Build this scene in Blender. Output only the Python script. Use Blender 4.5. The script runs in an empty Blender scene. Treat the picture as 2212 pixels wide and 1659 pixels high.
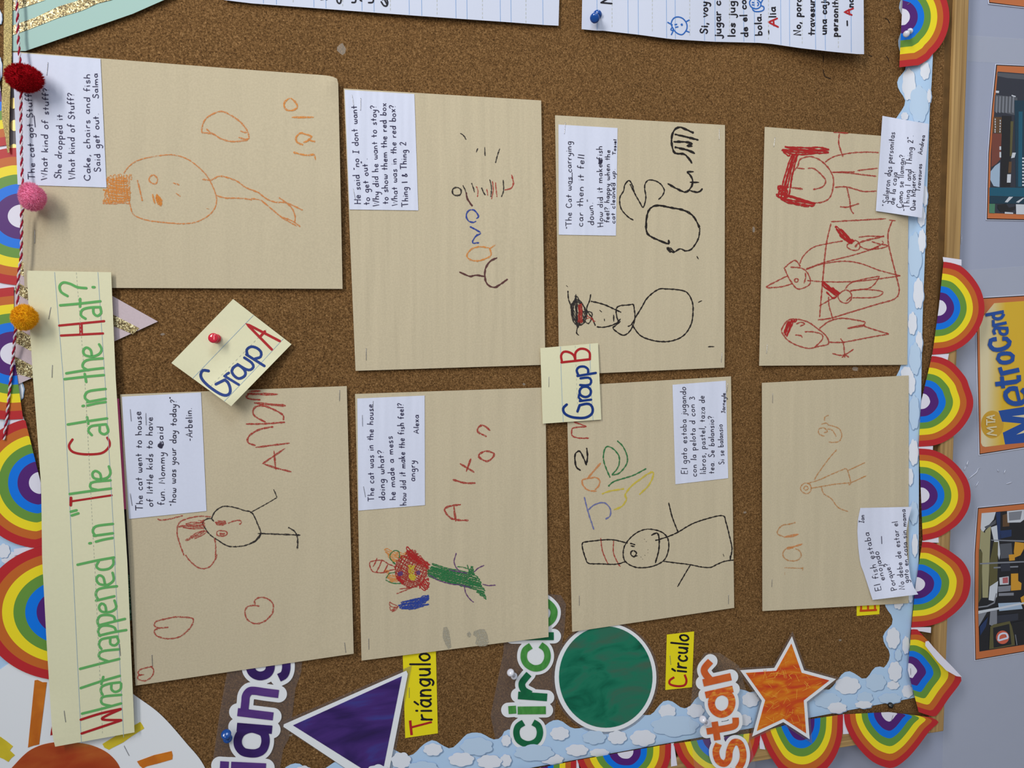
import bpy, bmesh, math, random
import numpy as np
from mathutils import Vector, Matrix, noise as mnoise
from mathutils.geometry import tessellate_polygon
random.seed(7)
C = bpy.context.scene.collection
SC = bpy.context.scene

# ---------------------------------------------------------------- camera
# X = to the right along the wall, Y = into the wall, Z = up. Cork face is Y = 0, painted wall is Y = WALL.
# The phone was held turned a quarter: the picture's "up" is the room's "right".
F_PX = 1499.85
ZOFF = 0.95                                  # height of the board's lower edge above the floor
CAM = Vector((0.54322, -0.7869, 0.83109 + ZOFF))
R = [Vector((0.001783, -0.243815, -0.96982)), Vector((-0.998672, -0.05037, 0.010827)), Vector((-0.05149, 0.968513, -0.243581))]
cam_data = bpy.data.cameras.new('camera'); cam = bpy.data.objects.new('camera', cam_data); C.objects.link(cam)
m = Matrix.Identity(4)
for i in range(3):
    m[i][0] = R[0][i]; m[i][1] = -R[1][i]; m[i][2] = -R[2][i]; m[i][3] = CAM[i]
cam.matrix_world = m
cam_data.sensor_fit = 'HORIZONTAL'; cam_data.sensor_width = 36.0; cam_data.lens = F_PX / 2212 * 36.0
cam_data.clip_start = 0.01
SC.camera = cam

# ---------------------------------------------------------------- light
w = bpy.data.worlds.new('world'); SC.world = w; w.use_nodes = True
w.node_tree.nodes['Background'].inputs[0].default_value = (0.83, 0.91, 1.0, 1)
w.node_tree.nodes['Background'].inputs[1].default_value = 0.26
def area(name, loc, target, sx, sy, power, col):
    l = bpy.data.lights.new(name, 'AREA'); l.shape = 'RECTANGLE'; l.size = sx; l.size_y = sy; l.energy = power; l.color = col
    o = bpy.data.objects.new(name, l); C.objects.link(o); o.location = loc
    o.rotation_euler = (Vector(target) - Vector(loc)).to_track_quat('-Z', 'Y').to_euler(); return o
area('ceiling_panel_light_near', (1.5, -1.2, 2.75), (1.5, -1.2, 0), 1.2, 0.45, 42, (1.0, 0.96, 0.88))
area('ceiling_panel_light_far', (1.4, -3.2, 2.75), (1.4, -3.2, 0), 2.4, 0.6, 64, (1.0, 0.96, 0.88))
area('window_daylight', (4.2, -2.6, 1.6), (0.4, 0, 1.5), 1.6, 1.4, 60, (0.74, 0.87, 1.0))
vs = SC.view_settings
SC.display_settings.display_device = 'sRGB'
vs.view_transform = 'Standard'; vs.look = 'None'; vs.gamma = 1.0; vs.use_curve_mapping = False
vs.exposure = -0.27

# ---------------------------------------------------------------- helpers
WALL = 0.022
def U(px, py, y=0.0):
    """point of the plane Y = y that lies behind photo pixel (px, py)"""
    d = R[0] * ((px - 1106) / F_PX) + R[1] * ((py - 829.5) / F_PX) + R[2]
    return CAM + d * ((y - CAM.y) / d.y)
TILES = {'a': (0, 0, 3.95), 'b': (0, 400, 3.95), 'c': (0, 800, 3.95), 'd': (0, 1200, 3.6144),
         'e': (540, 0, 3.95), 'f': (540, 400, 3.95), 'g': (540, 800, 3.95), 'h': (540, 1200, 3.6144),
         'i': (1090, 0, 3.95), 'j': (1090, 400, 3.95), 'k': (1090, 800, 3.95), 'l': (1090, 1200, 3.6144),
         'm': (1640, 0, 3.8671), 'n': (1640, 400, 3.8671), 'o': (1640, 800, 3.8671), 'p': (1640, 1200, 3.6144),
         'G': (260, 600, 3.95), 'F': (760, 1160, 6.379), 'W': (440, 1400, 6.404), 'S': (1440, 0, 5.027),
         'M': (2050, 600, 4.148), 'D': (2050, 1050, 4.148), 'Q': (2050, 0, 3.321), 'P': (0, 0, 1)}
def T(tile, s):
    ox, oy, k = TILES[tile]
    out = []
    for tok in s.split():
        x, y = tok.split(','); out.append((ox + float(x) / k, oy + float(y) / k))
    return out
def lin(c): return c / 12.92 if c <= 0.04045 else ((c + 0.055) / 1.055) ** 2.4
KA = 0.86
def col(r, g, b, k=None):
    k = KA if k is None else k
    return tuple(min(0.92, lin(v / 255.0) / k) for v in (r, g, b)) + (1,)
MATS = {}
def mat(name, rgb, rough=0.8, spec=0.3, metal=0.0, var=0.0, vscale=60, bump=0.0, bscale=800, coat=0.0, rgb2=None, raw=False):
    if name in MATS: return MATS[name]
    M = bpy.data.materials.new(name); M.use_nodes = True; nt = M.node_tree; b = nt.nodes['Principled BSDF']
    c1 = rgb if raw else col(*rgb)
    b.inputs['Base Color'].default_value = c1
    b.inputs['Roughness'].default_value = rough; b.inputs['Metallic'].default_value = metal
    b.inputs['Specular IOR Level'].default_value = spec; b.inputs['Coat Weight'].default_value = coat
    b.inputs['Coat Roughness'].default_value = 0.12
    if var or bump or rgb2:
        tc = nt.nodes.new('ShaderNodeTexCoord')
    if var or rgb2:
        n = nt.nodes.new('ShaderNodeTexNoise'); n.inputs['Scale'].default_value = vscale; n.inputs['Detail'].default_value = 6
        nt.links.new(tc.outputs['Object'], n.inputs['Vector'])
        r = nt.nodes.new('ShaderNodeValToRGB'); nt.links.new(n.outputs['Fac'], r.inputs['Fac'])
        c2 = (col(*rgb2) if not raw else rgb2) if rgb2 else tuple(min(1, v * (1 + var)) for v in c1[:3]) + (1,)
        cA = c1 if rgb2 else tuple(v * (1 - var) for v in c1[:3]) + (1,)
        r.color_ramp.elements[0].position = 0.35; r.color_ramp.elements[1].position = 0.65
        r.color_ramp.elements[0].color = cA; r.color_ramp.elements[1].color = c2
        nt.links.new(r.outputs['Color'], b.inputs['Base Color'])
    if bump:
        n2 = nt.nodes.new('ShaderNodeTexNoise'); n2.inputs['Scale'].default_value = bscale; n2.inputs['Detail'].default_value = 4
        nt.links.new(tc.outputs['Object'], n2.inputs['Vector'])
        bp = nt.nodes.new('ShaderNodeBump'); bp.inputs['Strength'].default_value = bump; bp.inputs['Distance'].default_value = 0.0004
        nt.links.new(n2.outputs['Fac'], bp.inputs['Height']); nt.links.new(bp.outputs['Normal'], b.inputs['Normal'])
    MATS[name] = M; return M
def crayon(name, rgb, cover=0.6, scale=900, stretch=None):
    """waxy mark that skips over the tooth of the paper"""
    if name in MATS: return MATS[name]
    M = bpy.data.materials.new(name); M.use_nodes = True; nt = M.node_tree; b = nt.nodes['Principled BSDF']; out = nt.nodes['Material Output']
    b.inputs['Base Color'].default_value = col(*rgb); b.inputs['Roughness'].default_value = 0.75; b.inputs['Specular IOR Level'].default_value = 0.2
    tc = nt.nodes.new('ShaderNodeTexCoord'); n = nt.nodes.new('ShaderNodeTexNoise'); n.inputs['Scale'].default_value = scale; n.inputs['Detail'].default_value = 3
    nt.links.new(tc.outputs['Object'], n.inputs['Vector'])
    mr = nt.nodes.new('ShaderNodeMapRange'); c0 = 0.62 - 0.4 * cover
    mr.inputs['From Min'].default_value = c0 - 0.1; mr.inputs['From Max'].default_value = c0 + 0.1
    mr.inputs['To Min'].default_value = 0.25 * cover; mr.inputs['To Max'].default_value = 1.0 if cover > 0.5 else 0.85
    nt.links.new(n.outputs['Fac'], mr.inputs['Value'])
    tr = nt.nodes.new('ShaderNodeBsdfTransparent'); mx = nt.nodes.new('ShaderNodeMixShader')
    nt.links.new(mr.outputs['Result'], mx.inputs[0]); nt.links.new(tr.outputs[0], mx.inputs[1]); nt.links.new(b.outputs[0], mx.inputs[2])
    nt.links.new(mx.outputs[0], out.inputs['Surface'])
    MATS[name] = M; return M
def film(name, alpha, tint=(1, 1, 1, 1), rough=0.12, bump=0.0):
    """clear plastic film: mostly see-through, thin milky body, glossy face"""
    if name in MATS: return MATS[name]
    M = bpy.data.materials.new(name); M.use_nodes = True; nt = M.node_tree; b = nt.nodes['Principled BSDF']; out = nt.nodes['Material Output']
    b.inputs['Base Color'].default_value = tint; b.inputs['Roughness'].default_value = rough; b.inputs['Specular IOR Level'].default_value = 0.5
    if bump:
        tc = nt.nodes.new('ShaderNodeTexCoord'); n2 = nt.nodes.new('ShaderNodeTexNoise'); n2.inputs['Scale'].default_value = 40
        nt.links.new(tc.outputs['Object'], n2.inputs['Vector'])
        bp = nt.nodes.new('ShaderNodeBump'); bp.inputs['Strength'].default_value = bump; bp.inputs['Distance'].default_value = 0.003
        nt.links.new(n2.outputs['Fac'], bp.inputs['Height']); nt.links.new(bp.outputs['Normal'], b.inputs['Normal'])
    tr = nt.nodes.new('ShaderNodeBsdfTransparent'); mx = nt.nodes.new('ShaderNodeMixShader'); mx.inputs[0].default_value = alpha
    nt.links.new(tr.outputs[0], mx.inputs[1]); nt.links.new(b.outputs[0], mx.inputs[2]); nt.links.new(mx.outputs[0], out.inputs['Surface'])
    MATS[name] = M; return M

def make(name, verts, faces, mats, parent=None, midx=None, smooth=False, label=None, cat=None, group=None, kind=None, origin=None):
    """one mesh object whose origin sits at its own middle"""
    if origin is None:
        n = max(1, len(verts)); origin = sum((Vector(v) for v in verts), Vector()) / n
    me = bpy.data.meshes.new(name); me.from_pydata([tuple(Vector(v) - origin) for v in verts], [], faces)
    if not isinstance(mats, (list, tuple)): mats = [mats]
    for mm in mats: me.materials.append(mm)
    if midx: me.polygons.foreach_set('material_index', midx)
    if smooth: me.polygons.foreach_set('use_smooth', [True] * len(me.polygons))
    me.update()
    o = bpy.data.objects.new(name, me); C.objects.link(o)
    if parent is not None:
        o.parent = parent; o.location = origin - parent.get('_o', None) if False else origin - ORI[parent.name]
    else: o.location = origin
    ORI[o.name] = origin
    if label: o['label'] = label
    if cat: o['category'] = cat
    if group: o['group'] = group
    if kind: o['kind'] = kind
    return o
ORI = {}
def empty(name, origin, label=None, cat=None, group=None, kind=None):
    o = bpy.data.objects.new(name, None); C.objects.link(o); o.location = origin; o.empty_display_size = 0.02; ORI[o.name] = Vector(origin)
    if label: o['label'] = label
    if cat: o['category'] = cat
    if group: o['group'] = group
    if kind: o['kind'] = kind
    return o
def box(v, f, x0, x1, y0, y1, z0, z1):
    k = len(v)
    v += [Vector((x, y, z)) for x in (x0, x1) for y in (y0, y1) for z in (z0, z1)]
    f += [tuple(k + i for i in q) for q in ((0, 1, 3, 2), (4, 6, 7, 5), (0, 4, 5, 1), (2, 3, 7, 6), (0, 2, 6, 4), (1, 5, 7, 3))]

def smooth_poly(pts, closed=False, step=3.0):
    n = len(pts)
    if n < 3: 
        return list(pts)
    out = []
    rng = range(n if closed else n - 1)
    for i in rng:
        p0 = pts[(i - 1) % n] if closed or i > 0 else pts[0]
        p1 = pts[i]; p2 = pts[(i + 1) % n]
        p3 = pts[(i + 2) % n] if closed or i + 2 < n else pts[-1]
        L = math.hypot(p2[0] - p1[0], p2[1] - p1[1]); k = max(1, int(L / step))
        for j in range(k):
            t = j / k
            out.append(tuple(0.5 * ((2 * p1[a]) + (-p0[a] + p2[a]) * t + (2 * p0[a] - 5 * p1[a] + 4 * p2[a] - p3[a]) * t * t + (-p0[a] + 3 * p1[a] - 3 * p2[a] + p3[a]) * t ** 3) for a in (0, 1)))
    if not closed: out.append(pts[-1])
    return out
def resample(pts, step):
    out = [pts[0]]
    for a, b in zip(pts[:-1], pts[1:]):
        L = math.hypot(b[0] - a[0], b[1] - a[1]); k = max(1, int(L / step))
        for j in range(1, k + 1): out.append((a[0] + (b[0] - a[0]) * j / k, a[1] + (b[1] - a[1]) * j / k))
    return out

class Surf:
    """a sheet lying `base` metres in front of the cork with a relief H(px, py) (metres, towards the room)"""
    def __init__(s, base, H=None): s.base = base; s.H = H
    def h(s, px, py): return s.base + (s.H(px, py) if s.H else 0.0)
    def at(s, px, py, up=0.0): return U(px, py, -(s.h(px, py) + up))

def ribbon(v, f, pts, wd, S, up, wvar=0.0, caps=False, taper=False, jit=0.0):
    if len(pts) < 2: return
    ph = random.uniform(0, 6); n = len(pts); L = []; Rr = []
    for i, p in enumerate(pts):
        a = pts[max(0, i - 1)]; b = pts[min(n - 1, i + 1)]
        dx, dy = b[0] - a[0], b[1] - a[1]; q = math.hypot(dx, dy) or 1; nx, ny = -dy / q, dx / q
        ww = wd * 0.5 * (1 + wvar * math.sin(ph + i * 0.9) * 0.6 + random.uniform(-wvar, wvar) * 0.5)
        if taper and (i == 0 or i == n - 1): ww *= 0.45
        j1 = random.uniform(-jit, jit)
        L.append((p[0] + nx * (ww + j1), p[1] + ny * (ww + j1))); Rr.append((p[0] - nx * (ww - j1), p[1] - ny * (ww - j1)))
    k = len(v)
    for l, r in zip(L, Rr): v.append(S.at(l[0], l[1], up)); v.append(S.at(r[0], r[1], up))
    for i in range(n - 1): f.append((k + 2 * i, k + 2 * i + 1, k + 2 * i + 3, k + 2 * i + 2))
    if caps:
        for (p, q2, li, ri, sg) in ((pts[0], pts[1], 0, 1, -1), (pts[-1], pts[-2], 2 * n - 2, 2 * n - 1, 1)):
            a0 = math.atan2(p[1] - q2[1], p[0] - q2[0]); r = wd * 0.5; k2 = len(v); m = 6
            for j in range(1, m):
                a = a0 + math.pi / 2 - math.pi * j / m
                v.append(S.at(p[0] + r * math.cos(a), p[1] + r * math.sin(a), up))
            A, B = (k + li, k + ri) if sg > 0 else (k + ri, k + li)
            f.append((A,) + tuple(range(k2, k2 + m - 1)) + (B,))
def strokes(v, f, tile, data, wd, S, wvar=0.0, caps=False, taper=False, jit=0.0, up0=0.00024, step=None):
    """data: strokes split by ';' - leading '-' straight, leading 'o' closed curve, '*' closed straight"""
    if not hasattr(S, 'n'): S.n = 0
    st = step or max(1.4, wd * 0.6)
    for s in data.split(';'):
        s = s.strip()
        if not s: continue
        mode = ''
        if s[0] in '-o*': mode = s[0]; s = s[1:]
        pts = T(tile, s)
        if mode == '-': pts = resample(pts, st * 2)
        elif mode == '*': pts = resample(pts + [pts[0]], st * 2)
        elif mode == 'o': pts = smooth_poly(pts, True, st); pts.append(pts[0])
        else: pts = resample(smooth_poly(pts, False, st), st * 2) if len(pts) > 2 else resample(pts, st * 2)
        S.n += 1
        ribbon(v, f, pts, wd, S, up0 + (S.n % 60) * 2.5e-6, wvar, caps, taper, jit)
def mark(parent, name, m, S, sets, label=None, kind=None, **kw):
    """sets: list of (tile, width, data)"""
    v = []; f = []
    for tile, wd, data in sets: strokes(v, f, tile, data, wd, S, **kw)
    return make(name, v, f, m, parent, label=label, kind=kind)
def cray(parent, name, m, S, sets, label=None):
    return mark(parent, name, m, S, sets, label, wvar=0.35, jit=0.25, taper=True)
def letters(parent, m, S, sets, counts, label=None, name='letter', **kw):
    """one part per letter; counts[i] tells how many strokes of set i make each letter"""
    for (tile, wd, data), cs in zip(sets, counts):
        st = data.split(';'); k = 0
        for c in cs: mark(parent, name, m, S, [(tile, wd, ';'.join(st[k:k + c]))], label, **kw); k += c
def hatch(tile, poly, ang, sp, jit, over=0.0):
    """zigzag scribble filling a polygon, returned as one straight stroke list (tile units)"""
    pts = [tuple(float(q) for q in t.split(',')) for t in poly.split()]
    a = math.radians(ang); ca, sa = math.cos(a), math.sin(a)
    rp = [(x * ca + y * sa, -x * sa + y * ca) for x, y in pts]
    y = min(p[1] for p in rp) + sp * 0.5; y1 = max(p[1] for p in rp); rows = []
    while y < y1:
        xs = []
        for i in range(len(rp)):
            (xa, ya), (xb, yb) = rp[i], rp[(i + 1) % len(rp)]
            if (ya <= y) != (yb <= y): xs.append(xa + (y - ya) / (yb - ya) * (xb - xa))
        xs.sort()
        if len(xs) >= 2: rows.append((xs[0] - random.uniform(-over, over), xs[-1] + random.uniform(-over, over), y))
        y += sp * random.uniform(0.7, 1.3)
    out = []; flip = False
    for (xa, xb, yy) in rows:
        a_, b_ = (xb, xa) if flip else (xa, xb)
        for t, j in ((0, jit), (0.33, jit * .8), (0.66, jit * .8), (1, jit)):
            X = a_ + (b_ - a_) * t + random.uniform(-1, 1) * jit * 0.6; Y = yy + random.uniform(-j, j) + sp * 0.35 * math.sin(3.14 * t)
            out.append('%.1f,%.1f' % (X * ca - Y * sa, X * sa + Y * ca))
        flip = not flip
    return ' '.join(out) if len(out) > 4 else ''

def coons(A, B, Cc, D, top=None, right=None, bottom=None, left=None, n=24, m=24):
    """grid of pixel points; A photo top left, B top right, C bottom right, D bottom left; edges may carry inner points"""
    def edge(a, mid, b):
        p = [a] + list(mid or []) + [b]; L = [0]
        for i in range(len(p) - 1): L.append(L[-1] + math.hypot(p[i + 1][0] - p[i][0], p[i + 1][1] - p[i][1]))
        def ev(t):
            d = t * L[-1]
            for i in range(len(p) - 1):
                if d <= L[i + 1] or i == len(p) - 2:
                    u = (d - L[i]) / max(1e-9, L[i + 1] - L[i]); return (p[i][0] + (p[i + 1][0] - p[i][0]) * u, p[i][1] + (p[i + 1][1] - p[i][1]) * u)
        return ev
    eT, eB, eL, eR = edge(A, top, B), edge(D, bottom, Cc), edge(A, left, D), edge(B, right, Cc)
    g = []
    for j in range(m + 1):
        t = j / m; row = []
        for i in range(n + 1):
            s = i / n; a, b, c, d = eT(s), eB(s), eL(t), eR(t)
            row.append(tuple((1 - t) * a[k] + t * b[k] + (1 - s) * c[k] + s * d[k] - ((1 - s) * (1 - t) * A[k] + s * (1 - t) * B[k] + s * t * Cc[k] + (1 - s) * t * D[k]) for k in (0, 1)))
        g.append(row)
    return g
def sheet(name, corners, m, S, th=0.0003, n=24, mm=24, label=None, cat=None, group=None, parent=None, round_br=None, **edges):
    g = coons(*corners, n=n, m=mm, **edges)
    v = []; f = []; H = n + 1
    for row in g:
        for p in row: v.append(S.at(*p))
    nf = len(v)
    v += [q + Vector((0, th, 0)) for q in v[:nf]]
    for j in range(mm):
        for i in range(n):
            a = j * H + i; f.append((a, a + H, a + H + 1, a + 1)); f.append((nf + a, nf + a + 1, nf + a + H + 1, nf + a + H))
    loop = [i for i in range(n)] + [j * H + n for j in range(mm)] + [mm * H + i for i in range(n, 0, -1)] + [j * H for j in range(mm, 0, -1)]
    for a, b in zip(loop, loop[1:] + loop[:1]): f.append((a, b, nf + b, nf + a))
    return make(name, v, f, m, parent, smooth=False, label=label, cat=cat, group=group)
def plate(name, pts, m, S, th=0.0004, parent=None, label=None, cat=None, group=None, up=0.0, kind=None):
    """flat cut-out with its own thickness; pts is its outline in pixels"""
    fr = [S.at(x, y, up) for x, y in pts]; n = len(fr)
    tri = tessellate_polygon([[Vector((p.x, p.z, 0)) for p in fr]])
    v = fr + [q + Vector((0, th, 0)) for q in fr]; f = []
    for t in tri:
        a, b, c = t
        nrm = (fr[b] - fr[a]).cross(fr[c] - fr[a])
        if nrm.y > 0: a, c = c, a
        f.append((a, b, c)); f.append((n + c, n + b, n + a))
    for i in range(n): j = (i + 1) % n; f.append((i, n + i, n + j, j))
    return make(name, v, f, m, parent, label=label, cat=cat, group=group, kind=kind)
def tube(v, f, P, r, k=6, close=True):
    n = len(P); b0 = len(v); prev = None
    for i, p in enumerate(P):
        t = (P[min(n - 1, i + 1)] - P[max(0, i - 1)]).normalized()
        if prev is None:
            prev = t.orthogonal().normalized()
        a = (prev - t * prev.dot(t)).normalized(); prev = a; b = t.cross(a)
        rr = r[i] if isinstance(r, (list, tuple)) else r
        for j in range(k): q = 2 * math.pi * j / k; v.append(p + (a * math.cos(q) + b * math.sin(q)) * rr)
    for i in range(n - 1):
        for j in range(k): j2 = (j + 1) % k; f.append((b0 + i * k + j, b0 + i * k + j2, b0 + (i + 1) * k + j2, b0 + (i + 1) * k + j))
    if close: f.append(tuple(b0 + j for j in range(k - 1, -1, -1))); f.append(tuple(b0 + (n - 1) * k + j for j in range(k)))
def staple(parent, S, tile, s, m=None, r=0.00028, up=0.0004):
    (ax, ay), (bx, by) = T(tile, s); a = S.at(ax, ay, up); b = S.at(bx, by, up); dn = Vector((0, 0.0008, 0)); d = (b - a) * 0.04
    v = []; f = []; tube(v, f, [a + dn, a, a + d, (a + b) / 2 + Vector((0, -0.0001, 0)), b - d, b, b + dn], r, 6)
    return make('staple', v, f, m or STEEL, parent, smooth=True)

# ------------------------------------------------------------- handwriting: single-stroke letters (x-height 1, ascender 2)
GL = {}
def gl(ch, w, s): GL[ch] = (w, s)
gl('a', 1.0, '.82,.85 .5,1 .15,.75 .1,.35 .35,.03 .65,.15 .84,.6;-.84,1 .84,.15 .95,0')
gl('b', 1.0, '-.12,2 .12,0;.12,.6 .4,.98 .75,.85 .85,.45 .65,.05 .3,0 .12,.25')
gl('c', .9, '.8,.85 .5,1 .18,.75 .1,.4 .3,.05 .6,.02 .82,.2')
gl('d', 1.0, '.85,.7 .5,1 .15,.75 .1,.35 .35,.02 .65,.12 .85,.5;-.86,2 .86,0')
gl('e', .95, '-.12,.5 .8,.55;.8,.55 .7,.92 .42,1 .15,.75 .1,.4 .3,.05 .6,.02 .85,.22')
gl('f', .75, '.75,1.8 .55,2 .35,1.8 .3,1.4 .3,.6 .3,0;-.02,1 .68,1.02')
gl('g', 1.0, '.82,.85 .5,1 .15,.75 .1,.4 .35,.08 .65,.15 .84,.6;.84,1 .86,.2 .82,-.5 .55,-.85 .15,-.7')
gl('9', 1.0, '.82,.85 .5,1 .15,.75 .1,.4 .35,.08 .65,.15 .84,.6;.84,1 .86,.3 .82,-.12 .5,-.3 .2,-.2')   # short-tailed g
gl('h', 1.0, '-.12,2 .12,0;.12,.55 .35,.95 .65,.95 .8,.6 .82,0')
gl('i', .4, '-.2,1 .2,0;-.2,1.42 .21,1.52')
gl('j', .5, '.4,1 .4,.2 .35,-.5 .05,-.75 -.15,-.5;-.4,1.42 .41,1.52')
gl('k', .9, '-.12,2 .12,0;-.75,1.05 .14,.45;-.35,.6 .82,0')
gl('l', .35, '-.18,2 .18,0')
gl('m', 1.5, '-.12,1 .12,0;.12,.5 .3,.92 .55,.92 .68,.55 .7,0;.7,.5 .9,.92 1.15,.92 1.3,.55 1.32,0')
gl('n', 1.0, '-.12,1 .12,0;.12,.5 .35,.95 .65,.95 .8,.6 .82,0')
gl('o', 1.0, 'o.5,1 .15,.75 .1,.35 .4,0 .75,.15 .88,.55 .75,.9')
gl('p', 1.0, '-.12,1 .12,-.95;.12,.6 .4,.98 .75,.85 .85,.45 .65,.05 .3,.02 .12,.25')
gl('q', 1.0, '.82,.85 .5,1 .15,.75 .1,.4 .35,.03 .65,.15 .84,.6;-.84,1 .86,-.9')
gl('r', .75, '-.14,1 .14,0;.14,.5 .3,.88 .68,.98')
gl('s', .85, '.72,.85 .45,1 .18,.85 .22,.6 .55,.48 .74,.28 .6,.03 .3,0 .1,.15')
gl('t', .75, '-.35,1.75 .33,.05;-.02,1 .7,1.03')
gl('u', 1.0, '.12,1 .13,.35 .35,.03 .65,.1 .84,.5;-.84,1 .86,0')
gl('v', .9, '-.08,1 .42,0 .8,1')
gl('w', 1.3, '.1,1 .12,.3 .35,.02 .6,.3 .64,.85;.64,.5 .75,.08 1.0,.05 1.2,.5 1.18,1')
gl('x', .9, '-.1,1 .8,0;-.8,1 .08,0')
gl('y', .9, '.1,1 .15,.45 .4,.2 .75,.5;.8,1 .75,.1 .6,-.6 .3,-.85 .05,-.7')
gl('z', .9, '-.1,.95 .8,.98 .12,.02 .85,.05')
gl('A', 1.3, '-.05,0 .65,1.95 1.2,0;-.25,.7 1.02,.72')
gl('B', 1.2, '-.12,1.95 .12,0;.12,1.9 .7,1.85 .85,1.45 .6,1.05 .12,1.02;.12,1.02 .8,.95 1.02,.5 .75,.05 .12,0')
gl('C', 1.25, '1.1,1.6 .8,1.95 .35,1.8 .1,1.2 .15,.5 .5,.05 .9,.1 1.15,.4')
gl('E', 1.1, '-.12,1.95 .12,0 1.0,.02;-.12,1.95 .98,1.95;-.12,1.02 .85,1.02')
gl('G', 1.3, '1.05,1.65 .75,1.95 .35,1.75 .1,1.1 .2,.4 .6,.02 1.0,.2 1.12,.8;-1.15,.82 .7,.82')
gl('H', 1.2, '-.12,1.95 .12,0;-1.05,1.95 1.05,0;-.12,1 1.05,1')
gl('I', .8, '-.4,1.9 .4,.02;-.05,1.92 .75,1.92;-.05,0 .75,0')
gl('J', .9, '.6,1.9 .6,.5 .4,.05 .1,.1;-.2,1.9 .95,1.9')
gl('M', 1.5, '-.1,0 .25,1.9 .7,.6 1.15,1.9 1.35,0')
gl('N', 1.3, '-.12,0 .12,1.95 1.05,0 1.05,1.95')
gl('P', 1.1, '-.12,1.95 .12,0;.12,1.9 .75,1.8 .9,1.4 .6,1.0 .12,.95')
gl('Q', 1.3, 'o.6,1.95 .15,1.5 .15,.5 .55,.02 1.0,.4 1.05,1.4;-.7,.5 1.2,-.1')
gl('S', 1.1, '.95,1.65 .6,1.95 .2,1.7 .25,1.25 .7,.95 .95,.5 .65,.03 .25,.05 .08,.3')
gl('T', 1.25, '-.6,1.95 .58,0;-.0,1.95 1.2,1.98')
gl('W', 1.6, '-.08,1.95 .4,0 .8,1.5 1.15,0 1.55,1.95')
gl('1', .4, '-.2,1.8 .2,0')
gl('2', 1.0, '.12,1.45 .35,1.8 .7,1.7 .75,1.25 .4,.5 .08,.03;-.08,.03 .95,.05')
gl('3', .9, '.1,1.7 .5,1.85 .7,1.5 .35,1.0;.35,1.0 .8,.7 .7,.15 .3,0 .05,.2')
gl('?', 1.0, '.1,1.5 .35,1.85 .75,1.7 .75,1.25 .45,.95 .4,.55;-.4,.12 .41,.02')
gl('.', .4, '-.2,.1 .21,.0')
gl(',', .4, '-.22,.15 .1,-.35')
gl('-', .8, '-.1,.7 .7,.72')
gl('"', .6, '-.15,1.95 .12,1.6;-.4,1.95 .37,1.6')
gl("'", .4, '-.2,1.95 .17,1.6')
gl('&', 1.1, '.95,.1 .4,1.3 .5,1.75 .75,1.5 .2,.5 .4,.05 .8,.3 1.0,.7')
gl(' ', .75, '')
gl('á', 1.0, GL['a'][1] + ';-.35,1.3 .65,1.65')
gl('í', .4, '-.2,1 .2,0;-.15,1.3 .4,1.65')
def text(v, f, tile, S, s, p0, p1, xh, wd, slant=0.02, jit=0.075, caps=False, gap=0.22):
    (x0, y0), (x1, y1) = T(tile, p0 + ' ' + p1); k = TILES[tile][2]; h = xh / k
    if not hasattr(S, 'n'): S.n = 0
    adv = sum(GL[c][0] + gap for c in s) - gap
    L = math.hypot(x1 - x0, y1 - y0); dx, dy = (x1 - x0) / L, (y1 - y0) / L; ux, uy = dy, -dx; sx = L / adv; cx = 0.0
    for c in s:
        w_, d = GL[c]; jy = random.uniform(-jit, jit); js = random.uniform(1 - jit, 1 + jit); sl = slant + random.uniform(-jit, jit)
        for st in d.split(';'):
            if not st: continue
            mode = st[0] if st[0] in '-o' else ''
            pts = []
            for tok in (st[1:] if mode else st).split():
                a, b = tok.split(','); a = float(a) + random.uniform(-jit, jit) * 0.5; b = float(b) * js + jy
                X = cx + a * sx + b * sl * h; Y = b * h
                pts.append((x0 + dx * X + ux * Y, y0 + dy * X + uy * Y))
            if mode == 'o': pts = smooth_poly(pts, True, 1.6); pts.append(pts[0])
            elif mode == '': pts = smooth_poly(pts, False, 1.6)
            S.n += 1; ribbon(v, f, pts, wd, S, 0.00024 + (S.n % 60) * 2.5e-6, 0.1, caps)
        cx += (w_ + gap) * sx
def text_letters(parent, m, tile, S, s, p0, p1, xh, wd, **kw):
    (x0, y0), (x1, y1) = T(tile, p0 + ' ' + p1); adv = sum(GL[c][0] + 0.22 for c in s) - 0.22; cx = 0.0; k = TILES[tile][2]; ox, oy = TILES[tile][:2]
    for c in s:
        a, b = cx / adv, (cx + GL[c][0]) / adv; v = []; f = []
        q = ['%f,%f' % (((x0 + (x1 - x0) * t) - ox) * k, ((y0 + (y1 - y0) * t) - oy) * k) for t in (a, b)]
        if c != ' ': text(v, f, tile, S, c, q[0], q[1], xh, wd, gap=0.0, **kw); make('letter', v, f, m, parent)
        cx += GL[c][0] + 0.22
def note_text(parent, name, m, S, tile, lines, wd=1.8, extra=None, label=None, **kw):
    v = []; f = []
    for (s, p0, p1, xh) in lines: text(v, f, tile, S, s, p0, p1, xh, wd, **kw)
    for (t2, w2, d2) in (extra or []): strokes(v, f, t2, d2, w2, S)
    return make(name, v, f, m, parent, label=label)

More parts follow.
